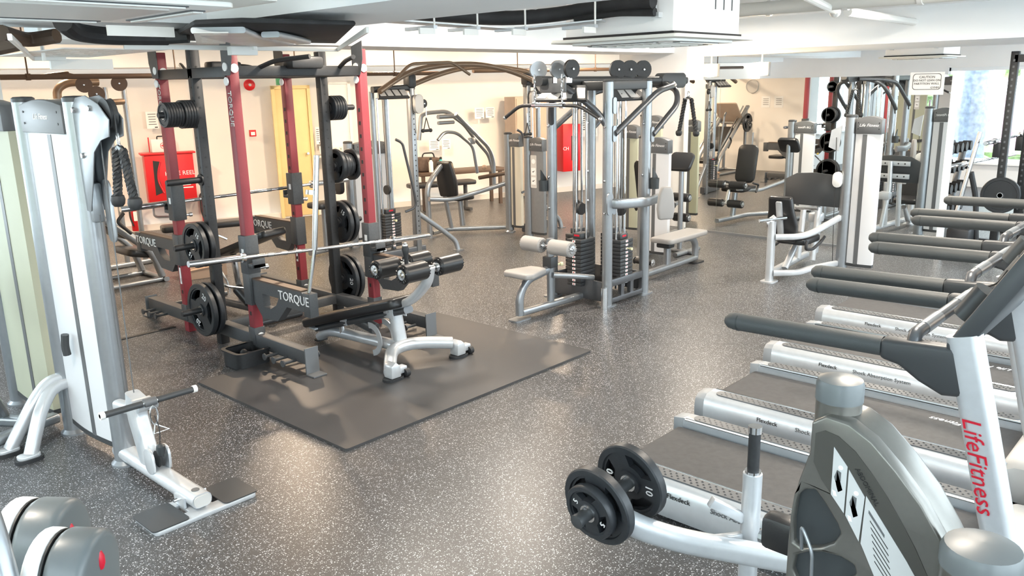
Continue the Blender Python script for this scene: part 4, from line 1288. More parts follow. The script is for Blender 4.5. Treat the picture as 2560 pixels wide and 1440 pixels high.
for q_ in ([(.675, 1.143), (.64, 1.102), (.64, .981), (.674, 1.02)], [(.636, 1.096), (.595, 1.039), (.60, .921), (.636, .977)]):
    C = MB().prism(list(reversed(q_)), (cx - .0784, 0, 0), Y, Z, .0015).put('exercise_picture', 'placard_grey', T)
    mx_, mz_ = sum(p[0] for p in q_) / 4, sum(p[1] for p in q_) / 4
    MB().prism([(-.010, -.022), (.0, -.030), (.006, -.012), (-.004, .0), (-.004, .022), (.006, .026), (.012, .006), (.004, -.006)], (cx - .0790, mx_, mz_), Y, Z, .0006).put('exercise_figure', 'cap_grey', C)
    MB().prism(circ(.006, 10), (cx - .0790, mx_ - .002, mz_ + .034), Y, Z, .0006).put('exercise_figure', 'letter_white', C)
    MB().prism([(-.004, -.03), (.004, -.03), (.008, -.016), (.0, -.018)], (cx - .0791, mx_ + .006, mz_ - .012), Y, Z, .0006).put('exercise_figure', 'letter_white', C)
C = MB().prism([(.595, .918), (.55, .83), (.44, .80), (.46, .868), (.49, .912), (.592, 1.043)], (cx - .0784, 0, 0), Y, Z, .0015).put('instruction_plate', 'placard_grey', T)
for i in range(7):
    o_ = V((cx - .0790, .578 - .003 * i, .985 - .0165 * i))
    MB().prism([(0, 0), (-.045, -.056), (-.045, -.059), (0, -.003)], o_, Y, Z, .0005).put('text_line', 'letter_black', C)
MB().prism([(0, 0), (-.04, -.05), (-.04, -.058), (0, -.008)], (cx - .0790, .583, 1.01), Y, Z, .0005).put('text_line', 'cap_grey', C)
text_mb('ABDOMINAL', .0165, (cx - .0785, .592, 1.066), (0, -.565, -.825), (0, -.825, .565), .0008).put('lettering', 'letter_black', T, label='dark ABDOMINAL lettering')
MB().tube([(cx - .085, .733, .852), (cx - .10, .732, .926), (cx - .105, .71, .89), (cx - .11, .696, .865), (cx - .10, .696, .74)], .0045, .02, 8).put('bottle_wire', 'silver', T)
MB().box((cx + .04, cy + .13, .80), (.07, .12, .10)).put('pad_end', 'vinyl', T, .02)
MB().cyl((cx + .04, cy + .06, .77), (cx + .04, cy + .2, .77), .02, n=10).put('pad_arm', 'silver', T)
# second, lower column
MB().cyl((1.815, .335, 0), (1.815, .335, .98), .078, n=28).put('column', 'bronze_shroud', T)
MB().lathe([(.081, 0), (.081, .035), (.074, .05), (.04, .058), (0, .06)], (1.815, .335, .98), n=28).put('column_cap', 'mid_plastic', T)
MB().span((1.6, .3, 0), (1.98, .72, .06)).put('base_frame', 'silver', T, .01)
# ------------------------------------------------------------------ weight stack helper
def weight_stack(T, x, y, h, w_=.22, d_=.16, n=12, face=(-1, 0)):
    base = .16
    S = None
    t = h / n
    for i in range(n):
        MB().span((x - w_ / 2, y - d_ / 2, base + i * t + .002), (x + w_ / 2, y + d_ / 2, base + (i + 1) * t - .002)).put('stack_plate', 'steel_stack', T, .003)
    top = base + h
    MB().span((x - w_ * .3, y - d_ * .3, top), (x + w_ * .3, y + d_ * .3, top + .05)).put('stack_head', 'steel_stack', T, .004)
    fx, fy = face
    lab = MB()
    tk = MB()
    for i in range(n):
        z = base + (i + .5) * t
        c = (x + fx * (w_ / 2 + .001), y + fy * (d_ / 2 + .001), z)
        lab.box(c, (.002 if fx else .035, .002 if fy else .035, t * .55))
        tk.box((c[0] + fx * .002, c[1] + fy * .002, z), (.002 if fx else .008, .002 if fy else .008, t * .3))
    lab.put('weight_labels', 'paper', T, kind='stuff')
    tk.put('label_digits', 'letter_red', T, kind='stuff')
    MB().box((x + fx * (w_ * .3 + .001), y + fy * (d_ * .3 + .001), top + .03), (.003 if fx else .06, .003 if fy else .06, .016)).put('warning_label', 'letter_red', T)
    MB().lathe([(.006, 0), (.006, .03), (.012, .035), (.014, .06), (0, .065)], (x + fx * w_ / 2, y + fy * d_ / 2, base + h * .8), (fx, fy, 0), 10).put('selector_pin', 'letter_yellow', T)
    for s in (-1, 1):
        a = (x + (0 if fx else s * w_ * .32), y + (s * d_ * .36 if fx else 0))
        MB().cyl((a[0], a[1], base - .05), (a[0], a[1], 1.88), .011, n=10).put('guide_rod', 'chrome', T)
    MB().cyl((x, y, top), (x, y, 1.9), .0035, n=6).put('cable', 'letter_black', T)
    MB().cyl((x, y, top + .04), (x, y, top + .22), .010, n=8).put('lift_rod', 'chrome', T)
    MB().lathe([(0, -.014), (.055, -.014), (.055, .014), (0, .014)], (x, y, top + .27), (1, 0, 0) if fx == 0 else (0, 1, 0), 20).put('pulley', 'rubber', T)


def pulley_wheel(T, c, ax, r=.055, m='rubber'):
    W = MB().lathe([(0, -.016), (r, -.016), (r * .9, 0), (r, .016), (0, .016)], c, ax, 22).put('pulley', m, T)
    MB().lathe([(0, 0), (.012, 0), (.009, .012), (0, .013)], V(c) + V(ax).normalized() * .016, ax, 8).put('axle_bolt', 'chrome', W)
    MB().lathe([(0, 0), (.012, 0), (.009, .012), (0, .013)], V(c) - V(ax).normalized() * .016, -V(ax), 8).put('axle_bolt', 'chrome', W)


# ------------------------------------------------------------------ central four stack station
CX, CY = (5.97, 6.57), (4.33, 4.97)
T = thing('multi_station', 'tall silver four stack cable station in the middle of the room', 'cable machine', (6.27, 4.65, 0))
for x in CX:
    for y in CY:
        MB().cyl((x, y, .0), (x, y, 2.0), .047, n=20).put('column', 'silver_dark' if False else 'silver', T)
        MB().lathe([(.048, 0), (.048, .012), (.03, .02), (0, .02)], (x, y, 2.0), n=20).put('column_cap', 'panel_grey', T)
        MB().prism(rr(.18, .12, .03), (x, y, 0), X, Y, .012).put('foot_plate', 'silver', T)
        for z in (1.62, 1.15, .86):
            MB().lathe([(0, 0), (.014, 0), (.011, .01), (0, .012)], (x - .046, y, z), (-1, 0, 0), 8).put('bolt', 'chrome', T)
# base frames with window cut outs
for y in CY:
    hl = [rr(.14, .11, .01), rr(.10, .11, .01), rr(.14, .11, .01)]
    hl = [[(px_ + o_, py_ + .12) for px_, py_ in h] for h, o_ in zip(hl, (.13, .30, .47))]
    MB().prism([(.04, .02), (.56, .02), (.56, .24), (.04, .24)], (CX[0], y + .02, 0), X, Z, .04, holes=hl).put('base_frame', 'silver_dark', T, .003)
for x in CX:
    MB().span((x - .02, CY[0], .04), (x + .02, CY[1], .22)).put('base_frame', 'silver_dark', T, .003)
# crown
for y in CY:
    MB().tube([(CX[0], y, 1.97), (CX[1], y, 1.97)], 1, 0, prof=rr(.05, .08, .01)).put('crown_beam', 'panel_grey', T)
for x in CX:
    MB().tube([(x, CY[0], 1.97), (x, CY[1], 1.97)], 1, 0, prof=rr(.05, .08, .01)).put('crown_beam', 'panel_grey', T)
MB().tube([(5.42, 4.65, 2.02), (7.75, 4.65, 2.0)], 1, 0, prof=rr(.09, .08, .03)).put('head_beam', 'panel_grey', T)
MB().box((5.50, 4.56, 1.98), (.03, .28, .12)).put('head_plate', 'cap_grey', T, .012)
# stacks on four sides
weight_stack(T, 6.0, 4.65, .44, face=(-1, 0))
weight_stack(T, 6.27, 4.40, .42, .2, .15, face=(0, -1))
weight_stack(T, 6.27, 4.90, .42, .2, .15, face=(0, 1))
weight_stack(T, 6.52, 4.65, .42, face=(1, 0))
# hoods with exercise pictures, west and south
for (o_, a_, b_) in (((5.70, 4.65, 1.87), (0, -1, 0), (.6, 0, .6)), ((6.36, 4.37, 1.86), (1, 0, 0), (0, .6, .6))):
    a_, b_ = V(a_), V(b_).normalized()
    Hd = MB().prism([(-.30, -.02), (.30, -.02), (.20, .16), (-.20, .16)], V(o_), a_, b_, -.03).put('hood', 'panel_grey', T, .01)
    nn = a_.cross(b_)
    for k in range(4):
        x_ = -.22 + .147 * k
        sk = -.035 if k < 2 else .035
        MB().prism([(x_ - .055, .0), (x_ + .055, .0), (x_ + .045 - (k - 1.5) * .035, .12), (x_ - .045 - (k - 1.5) * .035, .12)], V(o_) + nn * .0005, a_, b_, .001).put('hood_picture', 'dark_plastic' if k in (0, 3) else 'pale_plastic', Hd)
# bent braces from columns to hoods and to the row arm
MB().tube([(5.97, 4.33, 1.60), (5.90, 4.38, 1.74), (5.80, 4.48, 1.86), (5.72, 4.60, 1.96)], .028, .1, 12).put('brace', 'silver_dark', T)
MB().tube([(5.97, 4.97, 1.60), (5.90, 4.92, 1.74), (5.80, 4.82, 1.86), (5.72, 4.70, 1.96)], .028, .1, 12).put('brace', 'silver_dark', T)
for y, s in ((4.33, 1), (4.97, -1)):
    MB().tube([(6.0, y - s * .05, 1.56), (6.68, y - s * .05, 1.91), (7.08, y + s * .03, 1.955), (7.4, 4.65 - s * .08, 1.965)], .028, .12, 12).put('brace', 'silver_dark', T)
    MB().tube([(6.60, y - s * .05, 1.52), (7.02, y - s * .05, 1.78), (7.12, y + s * .02, 1.91), (7.2, 4.65 - s * .12, 1.96)], .028, .1, 12).put('brace', 'silver_dark', T)
    for x, z in ((5.97, 1.56), (6.57, 1.52), (5.97, 1.80), (5.97, .92)):
        MB().prism(rr(.05, .14, .02), (x + .025, y - s * .05, z), X, Z, .006 * s).put('brace_plate', 'silver', T)
MB().prism(rr(.46, .15, .075, 6), (7.48, 4.60, 2.0), X, Z, -.10).put('arm_boss', 'panel_grey', T, .01)
# pulleys on top
for x, y, ax in ((5.50, 4.72, (.6, 1, 0)), (5.50, 4.50, (.4, 1, 0)), (5.50, 4.36, (.2, 1, 0))):
    pulley_wheel(T, (x, y, 2.11), ax, .075, 'silver' if y > 4.4 else 'rubber')
    MB().cyl((x, y + .03, 2.0), (x, y + .03, 2.12), .03, n=12).put('pulley_post', 'chrome', T)
for x in (6.53, 6.73, 6.95):
    pulley_wheel(T, (x, 4.63, 2.11), (-.5, -1, 0), .085)
    MB().box((x, 4.66, 2.05), (.05, .03, .1)).put('pulley_bracket', 'panel_grey', T)
# bottle holders, pad bracket
for x, y in ((5.90, 5.02), (6.60, 4.25)):
    MB().lathe([(.042, 0), (.045, .10), (.045, .10), (.038, .10), (.036, .01)], (x, y, 1.02), n=16).put('bottle_holder', 'dark_plastic', T)
    MB().prism([(-.04, 0), (.04, 0), (.04, .09), (-.04, .18)], (x, y, 1.04), X, Z, .01).put('holder_back', 'dark_plastic', T)
MB().tube([(5.97, 4.30, .95), (6.0, 4.22, .95), (6.35, 4.16, .93), (6.62, 4.22, .93)], 1, .1, prof=rr(.04, .09, .02)).put('pad_bracket', 'silver', T)
MB().prism(rr(.09, .20, .04), (5.935, 4.285, .95), X, Z, .012).put('bracket_plate', 'silver', T)
pd = [(-.07, -.15), (.07, -.15), (.085, -.05), (.07, .08), (.045, .15), (-.045, .15), (-.07, .08), (-.085, -.05)]
MB().prism(pd, (6.46, 4.05, .92), (.85, -.5, 0), Z, .055).put('back_pad', 'vinyl_grey', T, .018, seg=3)
MB().cyl((5.86, 4.28, 0), (5.86, 4.28, .20), .030, n=16).put('silver_peg', 'chrome', T)
# lat pull-down seat (towards -X)
MB().tube([(5.14, 4.66, .04), (5.14, 4.66, .22), (5.24, 4.66, .34), (5.52, 4.66, .38)], 1, .14, prof=rr(.07, .06, .02), up=(0, 1, 0)).put('seat_post', 'silver', T)
MB().tube([(5.16, 4.66, .06), (5.95, 4.62, .06)], 1, 0, prof=rr(.07, .06, .02)).put('seat_beam', 'silver', T)
MB().tube([(5.55, 4.65, .06), (5.55, 4.65, .66)], 1, 0, prof=rr(.07, .05, .02), up=(0, 1, 0)).put('knee_post', 'silver', T)
MB().tube([(5.55, 4.62, .33), (5.75, 4.50, .30), (5.93, 4.46, .26)], 1, .08, prof=rr(.05, .05, .02)).put('link_tube', 'silver', T)
MB().span((5.50, 4.60, .40), (5.60, 4.70, .50)).put('adjust_collar', 'panel_grey', T, .006)
MB().lathe([(.008, 0), (.008, .03), (.018, .035), (.018, .06), (0, .065)], (5.60, 4.62, .42), (1, -.5, 0), 12).put('pull_knob', 'letter_yellow', T)
MB().prism(rr(.20, .12, .03), (5.14, 4.66, 0), X, Y, .014).put('foot_plate', 'silver', T)
MB().prism([(-.16, -.13), (-.10, -.16), (.16, -.09), (.17, 0), (.16, .09), (-.10, .16), (-.16, .13)], (5.22, 4.64, .385), X, Y, .05).put('seat_pad', 'vinyl_grey', T, .016, seg=3)
MB().cyl((5.50, 4.32, .60), (5.50, 4.90, .60), .012, n=10).put('roller_axle', 'chrome', T)
roller(T, (5.50, 4.60, .60), (5.50, 4.36, .60), .068, 'vinyl_grey')
roller(T, (5.50, 4.92, .60), (5.50, 4.69, .60), .068, 'vinyl_grey')
# low row bench (towards +X)
MB().tube([(6.6, 4.62, .06), (8.1, 4.66, .06)], 1, 0, prof=rr(.07, .06, .02)).put('bench_beam', 'silver', T)
MB().tube([(8.10, 4.66, .04), (8.10, 4.66, .22), (8.02, 4.66, .30), (7.85, 4.66, .31)], 1, .12, prof=rr(.07, .06, .02), up=(0, 1, 0)).put('bench_post', 'silver', T)
MB().tube([(7.50, 4.65, .06), (7.50, 4.65, .30)], 1, 0, prof=rr(.08, .06, .02), up=(0, 1, 0)).put('bench_post', 'silver', T)
MB().box((7.46, 4.65, .30), (.12, .16, .05)).put('bench_buffer', 'rubber', T, .015)
MB().prism(rr(.78, .28, .05), (7.74, 4.65, .33), X, Y, .055).put('bench_pad', 'vinyl_grey', T, .018, seg=3)
MB().prism(rr(.20, .12, .03), (8.12, 4.66, 0), X, Y, .014).put('foot_plate', 'rubber', T)
roller(T, (7.02, 4.52, .20), (7.02, 4.74, .20), .03, 'rubber')

# attachments of the central station
T = thing('lat_bar', 'wide black pull-down bar with bent ends hanging at the central station', 'bar', (5.3, 4.42, 1.62))
MB().tube([(5.30, 4.93, 1.72), (5.30, 4.76, 1.82), (5.30, 4.58, 1.825), (5.30, 4.30, 1.825), (5.30, 4.12, 1.82), (5.30, 3.92, 1.72)], .015, .06, 10).put('grip', 'rubber', T)
MB().cyl((5.30, 4.60, 1.825), (5.30, 4.28, 1.825), .016, n=12).put('shaft', 'chrome', T)
for y in (4.93, 3.92):
    MB().ball((5.30, y, 1.72), .018).put('end_cap', 'chrome', T)
for y in (4.59, 4.30):
    MB().cyl((5.30, y - .02, 1.825), (5.30, y + .02, 1.825), .024, n=12).put('collar', 'chrome', T)
    for k in range(7):
        z = 1.845 + k * .034
        ring = [V((5.30, y, z)) + (V((0, .008 * math.cos(a), .02 * math.sin(a))) if k % 2 else V((.008 * math.cos(a), 0, .02 * math.sin(a)))) for a in [i * PI / 4 for i in range(9)]]
        MB().tube(ring, .004, 0, 5).put('chain_link', 'chrome', T)
rope_handle((7.62, 4.52, 1.83), 'black twisted rope handle hanging from the arm of the central station', .36, .06)

# ------------------------------------------------------------------ seated leg press by the mirror
T = thing('leg_press', 'seated leg press with black foot plate and white weight tower before the mirror', 'leg press', (8.2, 3.3, 0))
tower(T, (8.62, 3.22), (8.62, 2.84), 1.60, 'white_panel', cols=(True, False))
MB().prism(rr(.10, .16, .05, 4), (8.555, 3.30, .97), -Y, Z, -.03).put('pulley_cover', 'white_plastic', T, .004)
MB().prism([(0, 0), (.10, -.05), (.12, -.22), (.02, -.26)], (8.57, 3.30, 1.52), Y, Z, .03).put('head_bracket', 'silver_light', T)
MB().cyl((8.56, 3.34, 1.40), (8.56, 3.29, .1), .0035, n=6).put('cable', 'letter_black', T)
MB().tube([(7.74, 3.60, .0), (7.74, 3.60, .62)], 1, 0, prof=rr(.09, .06, .015), up=(0, 1, 0)).put('front_post', 'silver_light', T)
MB().prism(rr(.16, .14, .03), (7.74, 3.60, 0), X, Y, .014).put('foot_plate_base', 'silver_light', T)
MB().tube([(7.62, 3.68, .63), (7.84, 3.50, .65)], .018, 0, 10).put('handle', 'chrome', T)
MB().cyl((7.70, 3.64, .60), (7.76, 3.58, .66), .03, n=12).put('handle_joint', 'silver_light', T)
for z in (.46, .09):
    MB().tube([(7.76, 3.57, z), (7.92, 3.38, z), (8.1, 3.33, z + .02), (8.60, 3.25, z + .12 if z > .2 else z)], 1, .12, prof=rr(.05, .06, .015)).put('side_rail', 'silver_light', T)
MB().tube([(7.78, 3.62, .08), (8.9, 3.72, .08)], 1, 0, prof=rr(.07, .06, .02)).put('base_beam', 'silver_light', T)
MB().tube([(7.98, 3.55, .10), (8.20, 3.55, .30)], 1, 0, prof=rr(.06, .06, .02)).put('seat_strut', 'silver_light', T)
sb = [(-.14, -.02), (.14, -.02), (.16, .16), (.13, .32), (.12, .46), (-.12, .46), (-.13, .32), (-.16, .16)]
bz = V((-.25, 0, 1)).normalized()
MB().prism(sb, (7.98, 3.57, .42), Y, bz, -.07).put('back_pad', 'vinyl', T, .025, seg=3)
Bk = MB().prism(rr(.06, .38, .012), (7.86, 3.57, .63), Y, bz, -.03).put('back_spine', 'silver_light', T, .004)
for k in range(4):
    MB().lathe([(0, 0), (.011, 0), (.011, .004), (0, .004)], V((7.885, 3.57, .63)) + bz * (-.14 + .09 * k) + V((-.034, 0, -.0)), (-1, 0, -.25), 10).put('hole_plug', 'letter_black', Bk)
MB().prism(rr(.42, .32, .07), (8.16, 3.50, .36), X, Y, .07).put('seat_pad', 'vinyl', T, .022, seg=3)
for y in (3.32, 3.72):
    MB().tube([(7.95, y, .42), (7.92, y, .34), (8.1, y, .31), (8.3, y, .36), (8.38, y, .40)], .016, .05, 8).put('side_grip', 'rubber', T)
fp = [(-.30, -.17), (.30, -.17), (.32, .10), (.2, .165), (0, .18), (-.2, .165), (-.32, .10)]
FP = MB().prism(fp, (8.66, 3.575, .84), Y, (.12, 0, 1), -.03).put('foot_plate', 'panel_grey', T, .01)
for z in (.76, .92):
    F_ = MB().span((8.70, 3.36, z - .03), (8.73, 3.80, z + .03)).put('plate_rail', 'silver_light', FP, .004)
    for k in range(5):
        MB().lathe([(0, 0), (.010, 0), (.010, .003), (0, .003)], (8.73, 3.42 + .08 * k, z), (1, 0, 0), 8).put('hole_plug', 'letter_black', FP)
MB().tube([(8.78, 3.58, .95), (8.80, 3.56, .60), (8.86, 3.6, .12)], 1, .1, prof=rr(.06, .05, .015), up=(0, 1, 0)).put('plate_arm', 'silver_light', T)
for y in (3.50, 3.66):
    MB().cyl((8.55, y, .10), (8.62, y, .66), .03, n=12).put('press_link', 'silver_light', T)
MB().cyl((8.50, 3.46, .66), (8.50, 3.70, .66), .02, n=10).put('link_pin', 'chrome', T)
MB().box((8.82, 3.6, .52), (.12, .14, .10)).put('pivot_block', 'silver_light', T, .02)

# ------------------------------------------------------------------ leg extension next to the mirror
T = thing('leg_extension', 'leg extension with roller pads and white weight tower behind the central station', 'leg extension', (8.6, 5.1, 0))
tower(T, (7.95, 5.27), (7.95, 4.86), 1.38, 'white_panel', cols=(True, False))
MB().tube([(8.0, 5.2, .07), (8.6, 5.6, .07), (9.35, 5.67, .07)], 1, 0, prof=rr(.07, .06, .02)).put('base_beam', 'silver', T)
MB().tube([(8.95, 5.64, .07), (8.90, 5.64, .42)], 1, 0, prof=rr(.08, .06, .02), up=(0, 1, 0)).put('seat_post', 'silver', T)
MB().prism(rr(.45, .36, .06), (8.80, 5.64, .44), X, Y, .07).put('seat_pad', 'vinyl', T, .02)
MB().prism(rr(.30, .55, .08), (8.55, 5.64, .80), Y, (-.2, 0, 1), .07).put('back_pad', 'vinyl', T, .02)
MB().tube([(8.0, 5.25, .55), (8.5, 5.47, .42), (9.1, 5.50, .50)], 1, .1, prof=rr(.05, .05, .015)).put('side_rail', 'silver', T)
MB().tube([(9.08, 5.64, .48), (9.15, 5.64, .28)], 1, 0, prof=rr(.05, .05, .015), up=(0, 1, 0)).put('leg_lever', 'chrome', T)
roller(T, (9.14, 5.68, .56), (9.14, 5.92, .56), .055)
roller(T, (9.14, 5.60, .56), (9.14, 5.36, .56), .055)
roller(T, (9.17, 5.68, .30), (9.17, 5.90, .30), .055)
roller(T, (9.17, 5.60, .30), (9.17, 5.38, .30), .055)
MB().cyl((9.14, 5.37, .56), (9.14, 5.92, .56), .012, n=8).put('roller_axle', 'chrome', T)
MB().cyl((9.17, 5.38, .30), (9.17, 5.90, .30), .012, n=8).put('roller_axle', 'chrome', T)
for y in (5.42, 5.86):
    MB().tube([(8.7, y, .42), (8.62, y, .52), (8.8, y, .56)], .015, .04, 8).put('side_grip', 'rubber', T)

# two more towers behind
for (c0, c1, top, pm, l) in (((9.12, 6.40), (9.12, 6.06), 1.44, 'beige_panel', 'short weight tower with beige panel left of the mirror, nearer one'), ((9.60, 6.36), (9.60, 6.02), 1.54, 'beige_panel', 'weight tower with beige panel against the left mirror edge, taller one')):
    T = thing('weight_tower', l, 'weight tower', (c0[0], c0[1] - .2, 0))
    tower(T, c0, c1, top, pm, cols=(True, False))
T = thing('preacher_bench', 'small bench post with dark sloped arm pad behind the white leg extension tower', 'bench', (8.45, 5.08, 0))
MB().prism(rr(.30, .24, .05), (8.42, 5.08, 1.10), (0, 1, 0), (.6, 0, .8), .06).put('arm_pad', 'vinyl', T, .02)
MB().tube([(8.46, 5.08, .05), (8.46, 5.08, 1.10)], .03, 0, 10).put('pad_post', 'silver', T)
MB().tube([(8.20, 4.98, .03), (8.72, 4.98, .03)], 1, 0, prof=rr(.06, .05, .02)).put('base_beam', 'silver', T)
MB().tube([(8.46, 4.9, .03), (8.46, 5.2, .03)], 1, 0, prof=rr(.06, .05, .02)).put('foot_bar', 'silver', T)

# ------------------------------------------------------------------ cable crossover with arch
T = thing('cable_crossover', 'large cable crossover with bronze arched tubes behind the rack and central station', 'cable machine', (7.4, 7.45, 0))
MB().tube([(5.85, 7.30, 1.95), (6.3, 7.34, 2.16), (6.85, 7.38, 2.235), (7.5, 7.4, 2.25), (8.05, 7.4, 2.17), (8.45, 7.4, 2.06), (8.8, 7.4, 1.95)], .032, .3, 12).put('arch_tube', 'bronze_tube', T)
MB().tube([(6.55, 7.75, 1.97), (7.2, 7.8, 2.14), (7.7, 7.85, 2.22), (8.3, 7.85, 2.23), (8.9, 7.8, 2.16), (9.1, 7.7, 2.0)], .032, .3, 12).put('arch_tube', 'bronze_tube', T)
MB().tube([(6.05, 7.25, 2.08), (6.22, 7.2, 2.24), (6.86, 7.2, 2.26), (7.14, 7.2, 2.12)], .017, .08, 10).put('chin_up_bar', 'bronze_tube', T)
for x in (6.46, 8.50):
    C = MB().span((x - .035, 7.46, 0), (x + .035, 7.54, 1.98)).put('adjust_column', 'silver', T, .005)
    h = MB()
    for k in range(28):
        h.lathe([(0, 0), (.008, 0), (.008, .002), (0, .002)], (x, 7.46, .25 + k * .06), (0, -1, 0), 8)
    h.put('adjustment_holes', 'letter_black', C, kind='stuff')
    MB().prism(rr(.13, .22, .06), (x + .04, 7.44, 1.80), X, Z, .05).put('carriage', 'pale_plastic', T, .006)
    pulley_wheel(T, (x + .12, 7.42, 1.80), (0, 1, 0), .05)
    MB().tube([(x + .0, 7.5, .54), (x + .35, 7.42, .27), (x + .52, 7.38, .12), (x + .54, 7.36, .0)], 1, .15, prof=rr(.05, .06, .02)).put('brace_leg', 'silver', T)
    MB().prism(rr(.12, .1, .03), (x + .54, 7.36, 0), X, Y, .012).put('foot_plate', 'silver', T)
    sg = -1 if x < 7 else 1
    sx = x + sg * .32
    for dx in (-.19, .0):
        MB().tube([(sx + dx + .04, 7.62, 0), (sx + dx + .04, 7.62, 1.95)], .03, 0, 12).put('frame_post', 'silver', T)
    MB().tube([(x + sg * .55, 7.55, .07), (x - sg * .1, 7.5, .07)], 1, 0, prof=rr(.08, .12, .02)).put('base_frame', 'silver_dark', T)
    weight_stack(T, sx - .02, 7.6, .40, .24, .16, face=(0, -1))
    MB().tube([(x - .38, 7.35, 1.42), (x - .30, 7.33, 1.38), (x - .16, 7.33, .8), (x - .12, 7.35, .62), (x - .25, 7.4, .58)], .016, .08, 8).put('guard_rail', 'silver_dark', T)
    Hd = MB().prism([(-.26, 0), (.2, 0), (.15, .14), (-.18, .14)], (sx, 7.36, 1.88), X, (0, .6, .6), -.03).put('hood', 'panel_grey', T, .008)
    for k in range(4):
        MB().prism(rr(.08, .09, .005), V((sx - .17 + .105 * k, 7.41, 1.932)), X, (0, .6, .6), .002).put('hood_picture', 'pale_plastic', Hd)
    MB().tube([(x + sg * .55, 7.5, 1.97), (x - sg * .05, 7.5, 1.99)], 1, 0, prof=rr(.06, .07, .02)).put('crown_beam', 'panel_grey', T)
    MB().box((x, 7.5, 2.06), (.12, .12, .16)).put('head_block', 'panel_grey', T, .03)


def d_handle(p, label):
    T = thing('stirrup_handle', label, 'handle', (p[0], p[1], p[2] - .3))
    x, y, z = p
    MB().cyl((x, y, z), (x, y, z - .12), .006, n=8).put('cable_link', 'chrome', T)
    MB().tube([(x, y, z - .12), (x - .045, y, z - .26)], .006, 0, 6).put('strap', 'rubber', T)
    MB().tube([(x, y, z - .12), (x + .045, y, z - .26)], .006, 0, 6).put('strap', 'rubber', T)
    MB().cyl((x - .06, y, z - .27), (x + .06, y, z - .27), .017, n=12).put('grip', 'rubber', T)
    for s in (-1, 1):
        MB().ball((x + s * .06, y, z - .27), .024).put('grip_end', 'rubber', T)


d_handle((6.60, 7.40, 1.76), 'black stirrup handle hanging from the left crossover column')
d_handle((8.34, 7.36, 1.62), 'black stirrup handle hanging from the right crossover column')

# ------------------------------------------------------------------ chest press and its towers
T = thing('chest_press', 'silver chest press with arched arms and black back pad behind the crossover', 'chest press', (7.9, 8.3, 0))
tower(T, (8.35, 7.72), (8.35, 7.42), 1.34, 'cream_panel', cols=(True, False))
MB().tube([(7.38, 8.3, 0), (7.36, 8.3, .66), (7.46, 8.3, .80), (7.70, 8.35, .96)], 1, .12, prof=rr(.06, .07, .02), up=(0, 1, 0)).put('front_frame', 'silver', T)
MB().prism(rr(.16, .12, .03), (7.38, 8.3, 0), X, Y, .012).put('foot_plate', 'silver', T)
MB().tube([(7.30, 8.2, .54), (7.62, 8.12, .50), (8.1, 8.0, .58), (8.36, 7.76, .68)], 1, .15, prof=rr(.05, .06, .02)).put('side_rail', 'silver', T)
MB().tube([(7.42, 8.3, .06), (7.75, 8.35, .06), (8.35, 7.8, .06)], 1, .1, prof=rr(.06, .06, .02)).put('base_beam', 'silver', T)
MB().tube([(7.39, 8.45, 1.30), (7.45, 8.45, 1.62), (7.52, 8.42, 1.65), (7.85, 8.38, 1.66), (8.09, 8.3, 1.48), (8.31, 8.3, 1.25), (8.56, 8.3, 1.03), (8.62, 8.25, .72)], .028, .08, 10).put('press_arm', 'silver', T)
MB().tube([(7.75, 8.1, 1.63), (8.36, 8.1, 1.15), (8.45, 8.1, .97), (8.45, 8.1, .62)], .028, .1, 10).put('press_arm', 'silver', T)
MB().tube([(7.50, 8.2, 1.30), (7.62, 8.2, 1.40), (7.85, 8.2, 1.38), (8.15, 8.2, 1.18), (8.22, 8.2, .80)], .022, .1, 10).put('press_arm', 'silver', T)
MB().cyl((7.52, 8.2, 1.60), (7.86, 8.2, 1.60), .03, n=12).put('pivot_tube', 'silver', T)
MB().cyl((7.52, 8.2, 1.52), (7.80, 8.2, 1.52), .024, n=12).put('pivot_tube', 'silver', T)
MB().box((8.13, 8.2, 1.25), (.10, .05, .09)).put('clamp_block', 'silver', T, .01)
MB().cyl((8.20, 8.15, .74), (8.66, 8.0, .78), .028, n=12).put('hand_grip', 'pipe_brown', T)
MB().ball((8.28, 8.12, .88), .035).put('adjust_knob', 'cardboard', T)
bp = [(-.13, 0), (.13, 0), (.15, .2), (.11, .50), (-.11, .50), (-.15, .2)]
MB().prism(bp, (7.84, 8.35, .52), (.3, -.95, 0), (-.2, -.05, 1), .09).put('back_pad', 'vinyl', T, .03, seg=3)
MB().prism(rr(.05, .55, .01), (7.76, 8.34, .74), (.3, -.95, 0), (-.2, -.05, 1), .03).put('back_spine', 'silver', T)
MB().prism(rr(.34, .3, .06), (8.02, 8.36, .44), X, Y, .06).put('seat_pad', 'vinyl', T, .02)
MB().tube([(7.78, 8.3, .08), (7.70, 8.32, .52)], 1, 0, prof=rr(.05, .06, .02), up=(0, 1, 0)).put('seat_post', 'silver', T)
MB().tube([(8.0, 8.3, .08), (7.98, 8.32, .45)], 1, 0, prof=rr(.07, .06, .02), up=(0, 1, 0)).put('seat_post', 'silver', T)
T = thing('weight_tower', 'silver weight tower with exercise placards beside the chest press', 'weight tower', (8.1, 7.0, 0))
tower(T, (8.10, 7.14), (8.10, 6.80), 1.32, 'silver', cols=(True, False), placard=True, stripe=False)
T = thing('weight_tower', 'grey capped weight tower with white panel left of the crossover', 'weight tower', (6.6, 8.6, 0))
tower(T, (6.34, 8.6), (6.98, 8.6), 1.32, 'white_panel', cols=(True, False), face=1)
MB().prism(rr(.34, .30, .06), (5.85, 8.5, .58), X, Y, .07).put('seat_pad', 'vinyl', T, .02)
MB().tube([(5.85, 8.5, .05), (5.85, 8.5, .58)], 1, 0, prof=rr(.07, .06, .02), up=(0, 1, 0)).put('seat_post', 'silver', T)
